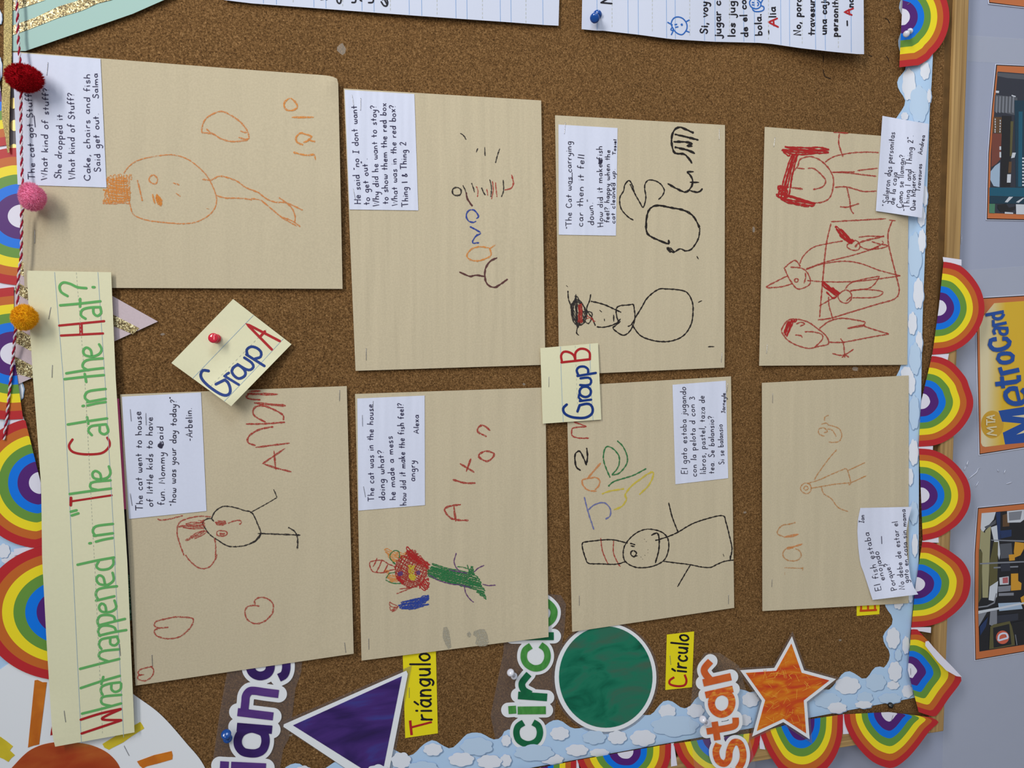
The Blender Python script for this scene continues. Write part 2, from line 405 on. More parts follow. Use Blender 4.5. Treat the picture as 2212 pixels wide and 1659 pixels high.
# rainbow scallop drawn as seven printed bands
def ring_pts(c, outline, k): return [(c[0] + (x - c[0]) * k, c[1] + (y - c[1]) * k) for x, y in outline]
BANDS = [1.0, 0.87, 0.745, 0.61, 0.47, 0.335, 0.17]
def rainbow(parent, c, outline, S, clip=None, th=0.0004):
    """c centre of the flat edge; outline from one end of the flat edge round to the other (pixels)"""
    o = smooth_poly(outline, False, 7.0); v = []; f = []; mi = []; n = len(o)
    def clp(p):
        if clip:
            (ax, ay), (bx, by) = clip
            sd = lambda q: (bx - ax) * (q[1] - ay) - (by - ay) * (q[0] - ax)
            s1, s0 = sd(p), sd(c)
            if s1 * s0 < 0: t = s0 / (s0 - s1); return (c[0] + (p[0] - c[0]) * t, c[1] + (p[1] - c[1]) * t)
        return p
    ks = BANDS + [0.0]
    for k in ks:
        for p in o: q = clp((c[0] + (p[0] - c[0]) * k, c[1] + (p[1] - c[1]) * k)); v.append(S.at(*q))
    for b in range(7):
        for i in range(n - 1):
            a = b * n + i; f.append((a, a + 1, a + n + 1, a + n)); mi.append(b)
    k0 = len(v)
    v += [S.at(*clp(p)) + Vector((0, th, 0)) for p in o]
    for i in range(n - 1): f.append((i, k0 + i, k0 + i + 1, i + 1)); mi.append(0)
    return make('rainbow', v, f, RB, parent, midx=mi)

def arc(cx, cy, rx, ry, a0, a1, n=24):
    return [(cx + rx * math.cos(math.radians(a0 + (a1 - a0) * i / n)), cy + ry * math.sin(math.radians(a0 + (a1 - a0) * i / n))) for i in range(n + 1)]
# ---------------------------------------------------------------- materials
def cork_material():
    M = bpy.data.materials.new('cork'); M.use_nodes = True; nt = M.node_tree; b = nt.nodes['Principled BSDF']
    b.inputs['Roughness'].default_value = 0.9; b.inputs['Specular IOR Level'].default_value = 0.15
    tc = nt.nodes.new('ShaderNodeTexCoord')
    def noise(sc, det=2, rough=0.5):
        n = nt.nodes.new('ShaderNodeTexNoise'); n.inputs['Scale'].default_value = sc; n.inputs['Detail'].default_value = det; n.inputs['Roughness'].default_value = rough
        nt.links.new(tc.outputs['Object'], n.inputs['Vector']); return n
    def ramp(src, els):
        r = nt.nodes.new('ShaderNodeValToRGB'); nt.links.new(src, r.inputs['Fac'])
        while len(r.color_ramp.elements) < len(els): r.color_ramp.elements.new(0.5)
        for e, (p, c) in zip(r.color_ramp.elements, els): e.position = p; e.color = c
        return r
    n1 = noise(540, 4, 0.8)
    r1 = ramp(n1.outputs['Fac'], [(0.30, col(54, 36, 18)), (0.44, col(96, 69, 39)), (0.54, col(116, 85, 51)), (0.64, col(142, 109, 71)), (0.74, col(182, 148, 104))])
    n2 = noise(900, 2)
    r2 = ramp(n2.outputs['Fac'], [(0.33, (0.45, 0.42, 0.40, 1)), (0.45, (1, 1, 1, 1)), (0.62, (1, 1, 1, 1)), (0.72, (1.35, 1.35, 1.35, 1))])
    n3 = noise(6, 3); r3 = ramp(n3.outputs['Fac'], [(0.3, (0.96, 0.96, 0.96, 1)), (0.7, (1.05, 1.04, 1.03, 1))])
    m1 = nt.nodes.new('ShaderNodeMixRGB'); m1.blend_type = 'MULTIPLY'; m1.inputs[0].default_value = 1
    m2 = nt.nodes.new('ShaderNodeMixRGB'); m2.blend_type = 'MULTIPLY'; m2.inputs[0].default_value = 1
    nt.links.new(r1.outputs[0], m1.inputs[1]); nt.links.new(r2.outputs[0], m1.inputs[2])
    nt.links.new(m1.outputs[0], m2.inputs[1]); nt.links.new(r3.outputs[0], m2.inputs[2]); nt.links.new(m2.outputs[0], b.inputs['Base Color'])
    bp = nt.nodes.new('ShaderNodeBump'); bp.inputs['Strength'].default_value = 0.5; bp.inputs['Distance'].default_value = 0.0006
    nt.links.new(n1.outputs['Fac'], bp.inputs['Height']); nt.links.new(bp.outputs['Normal'], b.inputs['Normal'])
    return M
def wood_material(axis):
    M = bpy.data.materials.new('pine_' + axis); M.use_nodes = True; nt = M.node_tree; b = nt.nodes['Principled BSDF']; b.inputs['Roughness'].default_value = 0.5
    tc = nt.nodes.new('ShaderNodeTexCoord'); mp = nt.nodes.new('ShaderNodeMapping')
    mp.inputs['Scale'].default_value = (3, 60, 160) if axis == 'x' else (160, 60, 3)
    nt.links.new(tc.outputs['Object'], mp.inputs['Vector'])
    n = nt.nodes.new('ShaderNodeTexNoise'); n.inputs['Scale'].default_value = 1.6; n.inputs['Detail'].default_value = 8; n.inputs['Distortion'].default_value = 0.3
    nt.links.new(mp.outputs[0], n.inputs['Vector'])
    r = nt.nodes.new('ShaderNodeValToRGB'); nt.links.new(n.outputs['Fac'], r.inputs['Fac'])
    r.color_ramp.elements[0].position = 0.3; r.color_ramp.elements[1].position = 0.7
    r.color_ramp.elements[0].color = col(128, 98, 58); r.color_ramp.elements[1].color = col(180, 146, 94)
    nt.links.new(r.outputs[0], b.inputs['Base Color']); return M
def glitter_material(name, dark, mid, hi, scale=900):
    M = bpy.data.materials.new(name); M.use_nodes = True; nt = M.node_tree; b = nt.nodes['Principled BSDF']
    tc = nt.nodes.new('ShaderNodeTexCoord'); v = nt.nodes.new('ShaderNodeTexVoronoi'); v.inputs['Scale'].default_value = scale
    nt.links.new(tc.outputs['Object'], v.inputs['Vector'])
    r = nt.nodes.new('ShaderNodeValToRGB'); sp = nt.nodes.new('ShaderNodeSeparateColor'); nt.links.new(v.outputs['Color'], sp.inputs[0]); nt.links.new(sp.outputs[0], r.inputs['Fac'])
    r.color_ramp.elements.new(0.6); e = r.color_ramp.elements
    e[0].position = 0.1; e[0].color = col(*dark); e[1].position = 0.55; e[1].color = col(*mid); e[2].position = 0.97; e[2].color = col(*hi)
    nt.links.new(r.outputs[0], b.inputs['Base Color']); b.inputs['Metallic'].default_value = 0.35; b.inputs['Roughness'].default_value = 0.35
    bp = nt.nodes.new('ShaderNodeBump'); bp.inputs['Strength'].default_value = 0.9; bp.inputs['Distance'].default_value = 0.0006
    nt.links.new(sp.outputs[1], bp.inputs['Height']); nt.links.new(bp.outputs['Normal'], b.inputs['Normal'])
    return M
def painted(name, cols, scale, stretch=(1, 1, 1), dist=0.6, detail=6, rough=0.3):
    """glossy printed brush-paint texture with several tones"""
    M = bpy.data.materials.new(name); M.use_nodes = True; nt = M.node_tree; b = nt.nodes['Principled BSDF']; b.inputs['Roughness'].default_value = rough
    b.inputs['Specular IOR Level'].default_value = 0.35
    tc = nt.nodes.new('ShaderNodeTexCoord'); mp = nt.nodes.new('ShaderNodeMapping'); mp.inputs['Scale'].default_value = stretch; mp.inputs['Rotation'].default_value = (0, 0.5, 0)
    nt.links.new(tc.outputs['Object'], mp.inputs['Vector'])
    n = nt.nodes.new('ShaderNodeTexNoise'); n.inputs['Scale'].default_value = scale; n.inputs['Detail'].default_value = detail; n.inputs['Distortion'].default_value = dist
    nt.links.new(mp.outputs[0], n.inputs['Vector'])
    r = nt.nodes.new('ShaderNodeValToRGB'); nt.links.new(n.outputs['Fac'], r.inputs['Fac'])
    k = len(cols)
    while len(r.color_ramp.elements) < k: r.color_ramp.elements.new(0.5)
    for i, e in enumerate(r.color_ramp.elements): e.position = 0.3 + 0.4 * i / (k - 1); e.color = col(*cols[i])
    nt.links.new(r.outputs[0], b.inputs['Base Color']); return M

STEEL = mat('staple_steel', (0.55, 0.55, 0.58, 1), rough=0.3, metal=1.0, raw=True)
CORK = cork_material(); WOODX = wood_material('x'); WOODZ = wood_material('z')
LIP = mat('frame_lip', (92, 66, 34), rough=0.8, var=0.15)
MANILA = mat('manila_paper', (188, 176, 151), rough=0.92, spec=0.12, var=0.045, vscale=520, bump=0.25, bscale=900)
CARD = mat('white_card', (204, 209, 230), rough=0.85, spec=0.2, var=0.01, vscale=300, bump=0.1, bscale=900)
CHART = mat('chart_paper', (196, 202, 222), rough=0.8, spec=0.2, bump=0.1, bscale=700)
TAG = mat('cream_tag_board', (214, 211, 180), rough=0.75, spec=0.25, var=0.012, vscale=400, bump=0.08)
YEL = mat('yellow_index_card', (222, 207, 25), rough=0.7, spec=0.25)
WHITE = mat('white_print', (220, 223, 239), rough=0.4, spec=0.3)
RULE = mat('pale_blue_rule', (150, 172, 190), rough=0.8); RULE2 = mat('chart_blue_rule', (120, 158, 205), rough=0.8)
DASH = mat('grey_dashed_rule', (178, 180, 165), rough=0.8)
INK = mat('black_pen_ink', (42, 40, 62), rough=0.6); PEN = mat('blue_black_pen', (45, 42, 75), rough=0.6)
MARKK = mat('black_marker', (22, 20, 30), rough=0.5)
MARKG = crayon('green_marker', (95, 165, 95), 0.95, 260); MARKR = mat('red_marker', (165, 28, 34), rough=0.6, var=0.06, vscale=200)
MARKB = mat('blue_marker', (16, 50, 120), rough=0.6, var=0.1, vscale=200); MARKBL = mat('bright_blue_marker', (35, 95, 175), rough=0.6)
RED_ = crayon('red_crayon', (164, 52, 46), 0.5); REDH = crayon('red_crayon_heavy', (162, 38, 38), 0.74); ORG = crayon('orange_crayon', (206, 130, 72), 0.42)
ORGF = crayon('orange_crayon_faint', (190, 130, 75), 0.35); BLK = crayon('black_crayon', (34, 30, 30), 0.75); BLKT = crayon('black_crayon_thin', (46, 42, 42), 0.55)
MAR = crayon('maroon_crayon', (166, 66, 56), 0.46); BRN = crayon('brown_crayon', (88, 55, 55), 0.75); BLU = crayon('blue_crayon', (44, 66, 148), 0.55)
GRN = crayon('green_crayon', (44, 112, 66), 0.55); YLW = crayon('yellow_crayon', (205, 185, 60), 0.5); PUR = crayon('purple_crayon', (95, 60, 110), 0.6)
ORG2 = crayon('deep_orange_crayon', (212, 134, 60), 0.45); BLU2 = crayon('blue_violet_crayon', (105, 110, 160), 0.6)
SMU = crayon('grey_smudge', (172, 166, 150), 0.35, 500)
RB = [mat('rainbow_red', (178, 38, 44), rough=0.42, spec=0.3), mat('rainbow_orange', (188, 98, 38), rough=0.42, spec=0.3), mat('rainbow_yellow', (230, 210, 36), rough=0.42, spec=0.3),
      mat('rainbow_green', (98, 142, 58), rough=0.42, spec=0.3), mat('rainbow_blue', (0, 112, 220), rough=0.42, spec=0.3), mat('rainbow_purple', (78, 30, 112), rough=0.42, spec=0.3), mat('rainbow_white', (216, 214, 236), rough=0.42, spec=0.3)]
SKY = mat('border_sky_blue', (170, 198, 230), rough=0.45, spec=0.3); CLW = mat('border_cloud_white', (214, 218, 236), rough=0.45, spec=0.3)
CLP = mat('border_cloud_pale', (178, 200, 226), rough=0.45, spec=0.3); CLS = mat('border_cloud_edge', (122, 148, 182), rough=0.45, spec=0.3)
PAINTW = mat('wall_paint', (151, 158, 182), rough=0.38, spec=0.35, bump=0.12, bscale=350, var=0.012, vscale=6)
LAMT = film('thin_film', 0.045, (0.6, 0.6, 0.62, 1), rough=0.25)
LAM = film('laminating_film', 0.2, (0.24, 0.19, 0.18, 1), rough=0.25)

# ---------------------------------------------------------------- the room
def slab(name, x0, x1, y0, y1, z0, z1, m):
    v = []; f = []; box(v, f, x0, x1, y0, y1, z0, z1); o = make(name, v, f, m); o['kind'] = 'structure'; return o
slab('wall_back', -3.0, 4.0, WALL, WALL + 0.12, 0.0, 2.8, PAINTW)
slab('floor', -3.0, 4.0, -5.0, WALL + 0.12, -0.08, 0.0, mat('floor_tile', (0.42, 0.40, 0.36, 1), rough=0.4, raw=True, var=0.08, vscale=8))

# ---------------------------------------------------------------- the board
BX1, BZ1 = 2.44, 1.22
zf0 = 0.0; fw = U(2058, 0).z - ZOFF; li = U(2043, 0).z - ZOFF       # frame face and inner lip widths
board = empty('bulletin_board', (BX1 / 2, WALL, ZOFF), 'brown cork bulletin board in a light pine frame on a grey wall', 'bulletin board')
v = []; f = []; box(v, f, 0.01, BX1 - 0.01, 0.0, WALL - 0.001, ZOFF + 0.01, ZOFF + BZ1 - 0.01); make('cork_panel', v, f, CORK, board)
def rail(x0, x1, z0, z1, m, y0=-0.005, nm='frame_rail'):
    v = []; f = []; box(v, f, x0, x1, y0, WALL - 0.0005, ZOFF + z0, ZOFF + z1); o = make(nm, v, f, m, board)
    bv = o.modifiers.new('b', 'BEVEL'); bv.width = 0.0015; bv.segments = 2
for (a, b_, y, nm, mx, mz) in ((0, fw, -0.005, 'frame_rail', WOODX, WOODZ), (fw, li, -0.0006, 'inner_lip', LIP, LIP)):
    rail(a, BX1 - a, a, b_, mx, y, nm); rail(a, BX1 - a, BZ1 - b_, BZ1 - a, mx, y, nm)
    rail(a, b_, b_, BZ1 - b_, mz, y, nm); rail(BX1 - b_, BX1 - a, b_, BZ1 - b_, mz, y, nm)

def stn(parent, S, lst):
    for t, s in lst: staple(parent, S, t, s)
sstep = lambda x: 0.0 if x <= 0 else (1.0 if x >= 1 else x * x * (3 - 2 * x))

# ---------------------------------------------------------------- cloud border
def cloud(parent, S, tile, cx, cy, rx, ry, pale, lump=7):
    k = TILES[tile][2]; px, py = T(tile, '%f,%f' % (cx, cy))[0]; rx /= k; ry /= k
    S.cn = getattr(S, 'cn', 0) + 1
    rnd = random.Random(int(cx * 7 + cy)); ph = rnd.uniform(0, 6); n = 36; pts = []
    for i in range(n):
        a = 2 * math.pi * i / n; r = 0.86 + 0.16 * abs(math.sin(lump * 0.5 * a + ph)); pts.append((px + rx * r * math.cos(a), py + ry * r * math.sin(a)))
    v = []; f = []; mi = []
    for (dx, dy, up, mm) in ((1.6, 1.4, 0.00016, 0), (0, 0, 0.00019, 1)):
        up += S.cn * 0.00004; k0 = len(v); rk = (1.0, 0.9, 0.78, 0.64, 0.48, 0.3)
        for q in rk: v += [S.at(px + dx + (x - px) * q, py + dy + (y - py) * q, up) for x, y in pts]
        c0 = len(v); v.append(S.at(px + dx, py + dy, up))
        for r_ in range(5):
            for i in range(n): a = k0 + r_ * n + i; b = k0 + r_ * n + (i + 1) % n; f.append((a, a + n, b + n, b)); mi.append(mm)
        for i in range(n): f.append((c0, k0 + 5 * n + (i + 1) % n, k0 + 5 * n + i)); mi.append(mm)
    make('cloud', v, f, [CLS, CLP if pale else CLW], parent, midx=mi)
def strip_mesh(name, left, right, S, m, **kw):
    """strip between two pixel polylines of equal parameter length (left edge wavy)"""
    n = 150
    def res(pl):
        L = [0]
        for a, b in zip(pl[:-1], pl[1:]): L.append(L[-1] + math.hypot(b[0] - a[0], b[1] - a[1]))
        out = []; j = 0
        for i in range(n + 1):
            d = L[-1] * i / n
            while j < len(L) - 2 and L[j + 1] < d: j += 1
            u = (d - L[j]) / max(1e-9, L[j + 1] - L[j]); out.append((pl[j][0] + (pl[j + 1][0] - pl[j][0]) * u, pl[j][1] + (pl[j + 1][1] - pl[j][1]) * u))
        return out
    a, b = res(left), res(right); K = 24; v = []; f = []
    for i in range(n + 1):
        for j in range(K + 1): t = j / K; v.append(S.at(a[i][0] * (1 - t) + b[i][0] * t, a[i][1] * (1 - t) + b[i][1] * t))
    nf = len(v); v += [q + Vector((0, 0.0004, 0)) for q in v[:nf]]; W = K + 1
    for i in range(n):
        for j in range(K): q = i * W + j; f.append((q, q + W, q + W + 1, q + 1)); f.append((nf + q, nf + q + 1, nf + q + W + 1, nf + q + W))
        q = i * W; f.append((q, nf + q, nf + q + W, q + W)); q += K; f.append((q, q + W, nf + q + W, nf + q))
    return make(name, v, f, m, None, **kw)
Scl = Surf(0.0010, lambda x, y: 0.0055 * sstep((x - 1952) / 60.0))
lw = T('m', '1195,-260 1160,-180 1195,-60 1172,40 1175,90 1215,180 1165,330 1175,420 1228,560 1160,660 1163,740 1222,850 1155,975 1090,1080 1190,1200 1130,1350 1190,1500') + \
     T('n', '1150,180 1230,270 1170,420 1230,560 1160,760 1220,900 1160,1080 1200,1300 1185,1500 1150,1590') + \
     T('o', '1100,150 1180,300 1120,480 1180,640 1120,820 1180,980 1130,1150 1190,1330 1120,1480') + \
     T('p', '985,340 978,375 1005,430 1040,480 1037,540 990,590 966,640 985,700 1020,760 1010,830 970,882')
rw = T('m', '1470,-260 1460,0 1450,490 1440,700 1425,900') + T('n', '1405,0 1395,300 1365,1100 1355,1624') + T('o', '1352,300 1335,640 1332,1624') + T('p', '1200,400 1180,620 1178,750 1182,880')
cb = strip_mesh('cloud_border', smooth_poly(lw, False, 3), rw, Scl, SKY, label='wavy blue border strip with white clouds running down the right side of the cork', cat='border strip')
for a in [('m', 1250, 705, 58, 138, 0), ('m', 1385, 590, 42, 78, 0), ('m', 1335, 870, 82, 160, 1), ('m', 1420, 800, 18, 60, 0), ('m', 1215, 970, 32, 34, 0), ('m', 1190, 60, 15, 60, 0),
          ('n', 1385, 90, 22, 90, 0), ('n', 1355, 260, 35, 88, 0), ('n', 1300, 580, 62, 192, 1), ('n', 1360, 465, 32, 100, 0), ('n', 1330, 905, 45, 132, 0), ('n', 1280, 1155, 38, 98, 0),
          ('n', 1335, 1315, 30, 98, 0), ('n', 1300, 1450, 50, 140, 1), ('n', 1230, 1575, 50, 62, 0), ('o', 1265, 110, 40, 95, 0), ('o', 1295, 350, 45, 150, 1), ('o', 1290, 685, 42, 112, 0),
          ('o', 1262, 890, 26, 75, 0), ('o', 1290, 1190, 38, 100, 1), ('o', 1300, 1460, 26, 100, 0), ('p', 1085, 350, 42, 72, 0), ('p', 1182, 330, 16, 40, 0), ('p', 1045, 645, 55, 85, 0),
          ('p', 1145, 700, 30, 72, 0), ('p', 1085, 775, 28, 50, 1), ('p', 1060, 905, 55, 80, 0)]: cloud(cb, Scl, *a)
Sc2 = Surf(0.0015)
lb = T('p', '1165,880 1080,870 1000,880 930,866 890,890 845,955 800,960 760,930 700,903 650,925 605,985 540,1050 460,1030 380,1060 300,1100 200,1090 100,1060 20,1020') + \
     T('l', '1990,1035 1930,1070 1845,1045 1700,1060 1550,1090 1500,1110 1440,1185 1380,1188 1310,1140 1250,1135 1200,1180 1150,1240 1090,1246 980,1220 860,1290 720,1280 620,1340 530,1348 440,1290 380,1288 320,1325 250,1400 160,1410 60,1360 0,1372') + \
     T('h', '1960,1420 1900,1437 1800,1387 1700,1393 1640,1450 1570,1507 1500,1480 1430,1442 1350,1480 1280,1550 1220,1564 1150,1530 1080,1500 980,1560 860,1600 740,1590 650,1620 600,1655 520,1690 450,1670 380,1624 300,1640 230,1700')
rb_ = [(1976, 1507), (1751, 1550), (1511, 1593), (1145, 1659), (600, 1757)]
cb2 = strip_mesh('cloud_border', smooth_poly(lb, False, 3), rb_, Sc2, SKY, label='wavy blue cloud border strip along the picture bottom, behind the circle and star', cat='border strip')
for a in [('p', 1046, 1012, 50, 35, 0), ('p', 1158, 1060, 45, 52, 0), ('p', 690, 1015, 102, 70, 0), ('p', 910, 990, 82, 70, 1), ('p', 530, 1130, 108, 62, 1), ('p', 610, 1190, 76, 45, 0),
          ('p', 825, 1110, 65, 48, 1), ('p', 815, 1165, 70, 30, 0), ('p', 1020, 1115, 92, 44, 1), ('l', 1270, 1217, 68, 56, 0), ('l', 1490, 1212, 70, 55, 0), ('l', 1330, 1330, 190, 85, 1),
          ('l', 1870, 1285, 60, 45, 0), ('l', 1920, 1125, 68, 60, 0), ('l', 1080, 1425, 102, 66, 0), ('l', 880, 1420, 76, 55, 0), ('l', 700, 1420, 95, 55, 1), ('l', 430, 1390, 76, 54, 0),
          ('l', 565, 1520, 90, 48, 0), ('l', 370, 1590, 92, 42, 0), ('l', 740, 1540, 78, 34, 0), ('l', 230, 1540, 160, 66, 1), ('l', 10, 1600, 45, 50, 0), ('h', 1428, 1515, 76, 50, 0),
          ('h', 1770, 1490, 130, 72, 1), ('h', 1650, 1592, 102, 56, 0), ('h', 1870, 1610, 100, 55, 0), ('h', 1180, 1600, 78, 66, 0), ('h', 1350, 1660, 125, 55, 1), ('h', 2000, 1445, 38, 46, 0),
          ('h', 420, 1690, 70, 50, 0), ('h', 1000, 1690, 90, 60, 0)]: cloud(cb2, Sc2, *a)
staple(cb2, Sc2, 'h', '1848,1585 1862,1655')
# along the upper edge, mostly hidden
Sc3 = Surf(0.0008)
lu = [(-8, -40), (-6, 0), (3, 38), (-8, 80), (-6, 115), (4, 148), (-5, 190), (-8, 240), (30, 290), (42, 400), (58, 520), (45, 640), (52, 740), (40, 800), (53, 838), (50, 855), (38, 868), (30, 905), (42, 960), (60, 1040), (80, 1130), (92, 1230), (80, 1330), (96, 1420), (80, 1500)]
cb3 = strip_mesh('cloud_border', smooth_poly(lu, False, 3), [(-90, -40), (-90, 800), (-80, 1500)], Sc3, SKY, label='blue cloud border strip peeking out under the rainbows at the far left', cat='border strip')
for a in [('P', 42, 845, 9, 20, 0), ('P', 10, 925, 13, 28, 0), ('P', 25, 1208, 22, 16, 0), ('P', 0, 38, 4, 14, 0), ('P', -2, 148, 6, 26, 0), ('P', 8, 1190, 14, 16, 0), ('P', 15, 915, 8, 12, 1)]: cloud(cb3, Sc3, *a)

# ---------------------------------------------------------------- rainbow borders
def rborder(label, items, base, clips={}, H=None, backs=(), stp=()):
    S = Surf(base, H); c = items[0][0]; r = empty('rainbow_border', U(c[0], c[1], -base), label, 'border strip')
    if isinstance(H, dict): pass
    for i, (c, ol) in enumerate(items): rainbow(r, c, ol, S, clips.get(i))
    Sb = Surf(base - 0.0008, H)
    for b in backs: plate('border_back', b, RB[6], Sb, parent=r)
    stn(r, S, stp); return r, S
def half(c, rx, ry, a0, a1, n=20): return arc(c[0], c[1], rx, ry, a0, a1, n)
P_ = lambda t, s: T(t, s)
rborder('short cut rainbow piece with one arch and a white pin, at top right',
        [((1948, 36), [(1953, -70)] + half((1948, 36), 103, 106, -60, 50) + P_('m', '1420,490 1330,545 1290,548 1170,562'))], 0.0088, stp=[('m', '1240,38 1265,20')])
rborder('rainbow border strip with five arches down the right pine rail, last arch creased',
        [(P_('n', '1500,1025')[0], P_('n', '1540,640 1600,648 1690,680 1780,765 1852,880 1882,1010 1865,1130 1800,1250 1700,1345 1580,1400 1446,1416')),
         ((1990, 867), [(2013, 769), (2033, 772), (2059, 785), (2085, 814)] + P_('o', '1752,130 1788,250 1770,360 1700,475 1600,565 1480,622 1332,638')),
         (P_('o', '1352,1045')[0], P_('o', '1335,653 1450,665 1560,715 1665,805 1742,920 1767,1040 1745,1160 1670,1275 1560,1358 1480,1398 1366,1424')),
         (P_('p', '1222,225')[0], P_('o', '1362,1434 1450,1440 1560,1490') + [(2064, 1199), (2081, 1214)] + P_('p', '1642,140 1650,220 1625,330 1560,420 1450,505 1330,548 1188,562')),
         (P_('p', '1160,895')[0], P_('p', '1188,578 1270,580 1390,640 1480,740 1560,850 1585,945 1560,1010 1480,1115 1405,1225 1362,1256 1245,1222'))],
        0.007, clips={4: (P_('p', '1302,650')[0], P_('p', '1580,950')[0])},
        backs=[P_('n', '1535,600 1690,622 1690,672 1540,640'), P_('n', '1446,1415 1585,1408 1575,1460 1440,1432'), P_('o', '1332,636 1452,632 1450,668 1335,655'),
               P_('o', '1366,1420 1498,1395 1500,1440 1362,1436'), P_('p', '1188,560 1342,560 1340,605 1188,580')], stp=[('p', '1182,880 1184,930')])
Sfo = Surf(0.010, lambda x, y: 0.006)
fold = plate('folded_corner', P_('p', '1300,672 1322,668 1360,715 1425,785 1505,865 1582,948 1540,942 1460,897 1390,825 1325,742 1298,705'), RB[6], Sfo, parent=bpy.data.objects['rainbow_border.001'])
rborder('rainbow border strip along the picture bottom, running behind the orange star',
        [(P_('p', '1012,1222')[0], P_('p', '662,1240 680,1340 750,1470 860,1590 960,1645 1050,1656 1150,1590 1240,1490 1330,1370 1400,1300 1330,1262')),
         (P_('p', '320,1290')[0], P_('p', '655,1240 645,1420 600,1560 520,1670 400,1740 280,1740 170,1680 90,1570 30,1450 5,1380')),
         (P_('l', '1660,1420')[0], P_('l', '1998,1378 1985,1480 1930,1600 1840,1700 1720,1760 1580,1760 1460,1690 1370,1590 1330,1500 1318,1470')),
         (P_('l', '945,1532')[0], P_('l', '1300,1468 1290,1600 1230,1720 1100,1830 940,1850 780,1820 650,1730 590,1650 568,1598')),
         (P_('l', '225,1668')[0], P_('l', '560,1600 550,1720 480,1850 340,1950 180,1960 30,1880 -80,1800 -120,1720'))],
        0.0068, backs=[P_('p', '652,1240 668,1240 700,1392 655,1395'), P_('p', '0,1380 12,1385 48,1515 5,1510'), P_('l', '1298,1468 1322,1465 1348,1640 1300,1648'), P_('l', '560,1600 575,1598 590,1720 560,1720')],
        stp=[('p', '1045,1245 1030,1295')])
rborder('rainbow border strip down the far left, behind the red and white string',
        [((-2, 172), [(18, 313)] + half((-2, 172), 150, 146, 95, 265) + [(-18, 26)]),
         ((47, 467), [(40, 616)] + half((47, 467), 178, 149, 97, 262) + [(42, 320)]),
         ((30, 764), [(50, 905)] + half((30, 764), 175, 143, 95, 265) + [(30, 620)]),
         ((88, 1043), [(92, 1178)] + half((88, 1043), 150, 141, 95, 255) + [(55, 909)]),
         ((140, 1322), [(150, 1468)] + half((140, 1322), 182, 148, 95, 265) + [(130, 1177)])], 0.0032,
        backs=[[(-10, 305), (20, 312), (20, 326), (-10, 335)], [(-10, 600), (38, 612), (38, 625), (-10, 640)], [(20, 902), (50, 900), (54, 912), (20, 930)], [(30, 1186), (100, 1175), (100, 1192), (30, 1200)]])
# ---------------------------------------------------------------- painted shapes and words
def inset(pts, d):
    n = len(pts); out = []; A = sum(pts[i][0] * pts[(i + 1) % n][1] - pts[(i + 1) % n][0] * pts[i][1] for i in range(n)); sg = 1 if A > 0 else -1
    for i in range(n):
        p, q, r = pts[i - 1], pts[i], pts[(i + 1) % n]
        def nv(a, b): L = math.hypot(b[0] - a[0], b[1] - a[1]); return (-(b[1] - a[1]) / L * sg, (b[0] - a[0]) / L * sg)
        n1, n2 = nv(p, q), nv(q, r); k = 1 + n1[0] * n2[0] + n1[1] * n2[1]; k = max(k, 0.35)
        out.append((q[0] + (n1[0] + n2[0]) * d / k, q[1] + (n1[1] + n2[1]) * d / k))
    return out
FILM = LAM
# green circle
S1 = Surf(0.0022)
ell = lambda cx, cy, rx, ry, n=64: arc(cx, cy, rx, ry, 0, 360 - 360 / n, n - 1)
gc = plate('circle_cutout', ell(1308, 1463.5, 110, 117.5), WHITE, S1, label='dark green painted circle with a white rim, beside the word circle', cat='cutout')
plate('painted_face', ell(1308.6, 1462.5, 101, 109.5), painted('green_paint', [(6, 70, 52), (8, 98, 74), (24, 112, 86), (44, 104, 84), (62, 96, 78)], 30, (1, 1, 0.5), 1.2), S1, parent=gc, up=0.0004)
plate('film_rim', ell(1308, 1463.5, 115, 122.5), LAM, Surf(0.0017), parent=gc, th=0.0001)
# orange star
star = [(1711, 1375), (1737, 1448), (1806, 1467), (1743, 1516), (1749, 1597), (1692, 1560), (1625, 1591), (1646, 1514), (1599, 1448), (1673, 1443)]
S2 = Surf(0.0090)
st = plate('star_cutout', star, WHITE, S2, label='orange scratched-paint star with a white rim, over the clouds at the board corner', cat='cutout')
plate('painted_face', inset(star, 6.6), painted('orange_paint', [(214, 142, 34), (206, 110, 24), (196, 78, 24), (188, 50, 32)], 42, (1, 1, 0.35), 2.4, 8), S2, parent=st, up=0.0004)
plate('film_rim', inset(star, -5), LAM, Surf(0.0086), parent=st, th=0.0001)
v = []; f = []; S2.n = 0
rnd = random.Random(3)
inn = inset(star, 10); tri = tessellate_polygon([[Vector((x, y, 0)) for x, y in inn]])
for i in range(70):
    t = rnd.choice(tri); a, b = rnd.random(), rnd.random()
    if a + b > 1: a, b = 1 - a, 1 - b
    p = [inn[t[0]][k] * (1 - a - b) + inn[t[1]][k] * a + inn[t[2]][k] * b for k in (0, 1)]; q = rnd.uniform(0, 3.14); L = rnd.uniform(4, 11)
    ribbon(v, f, resample([(p[0] - L * math.cos(q), p[1] - L * math.sin(q)), (p[0] + L * math.cos(q), p[1] + L * math.sin(q))], 4), rnd.uniform(0.5, 1.1), S2, 0.00055 + i * 1e-6)
make('scratches', v, f, crayon('paint_scratch', (226, 158, 60), 0.7), st)
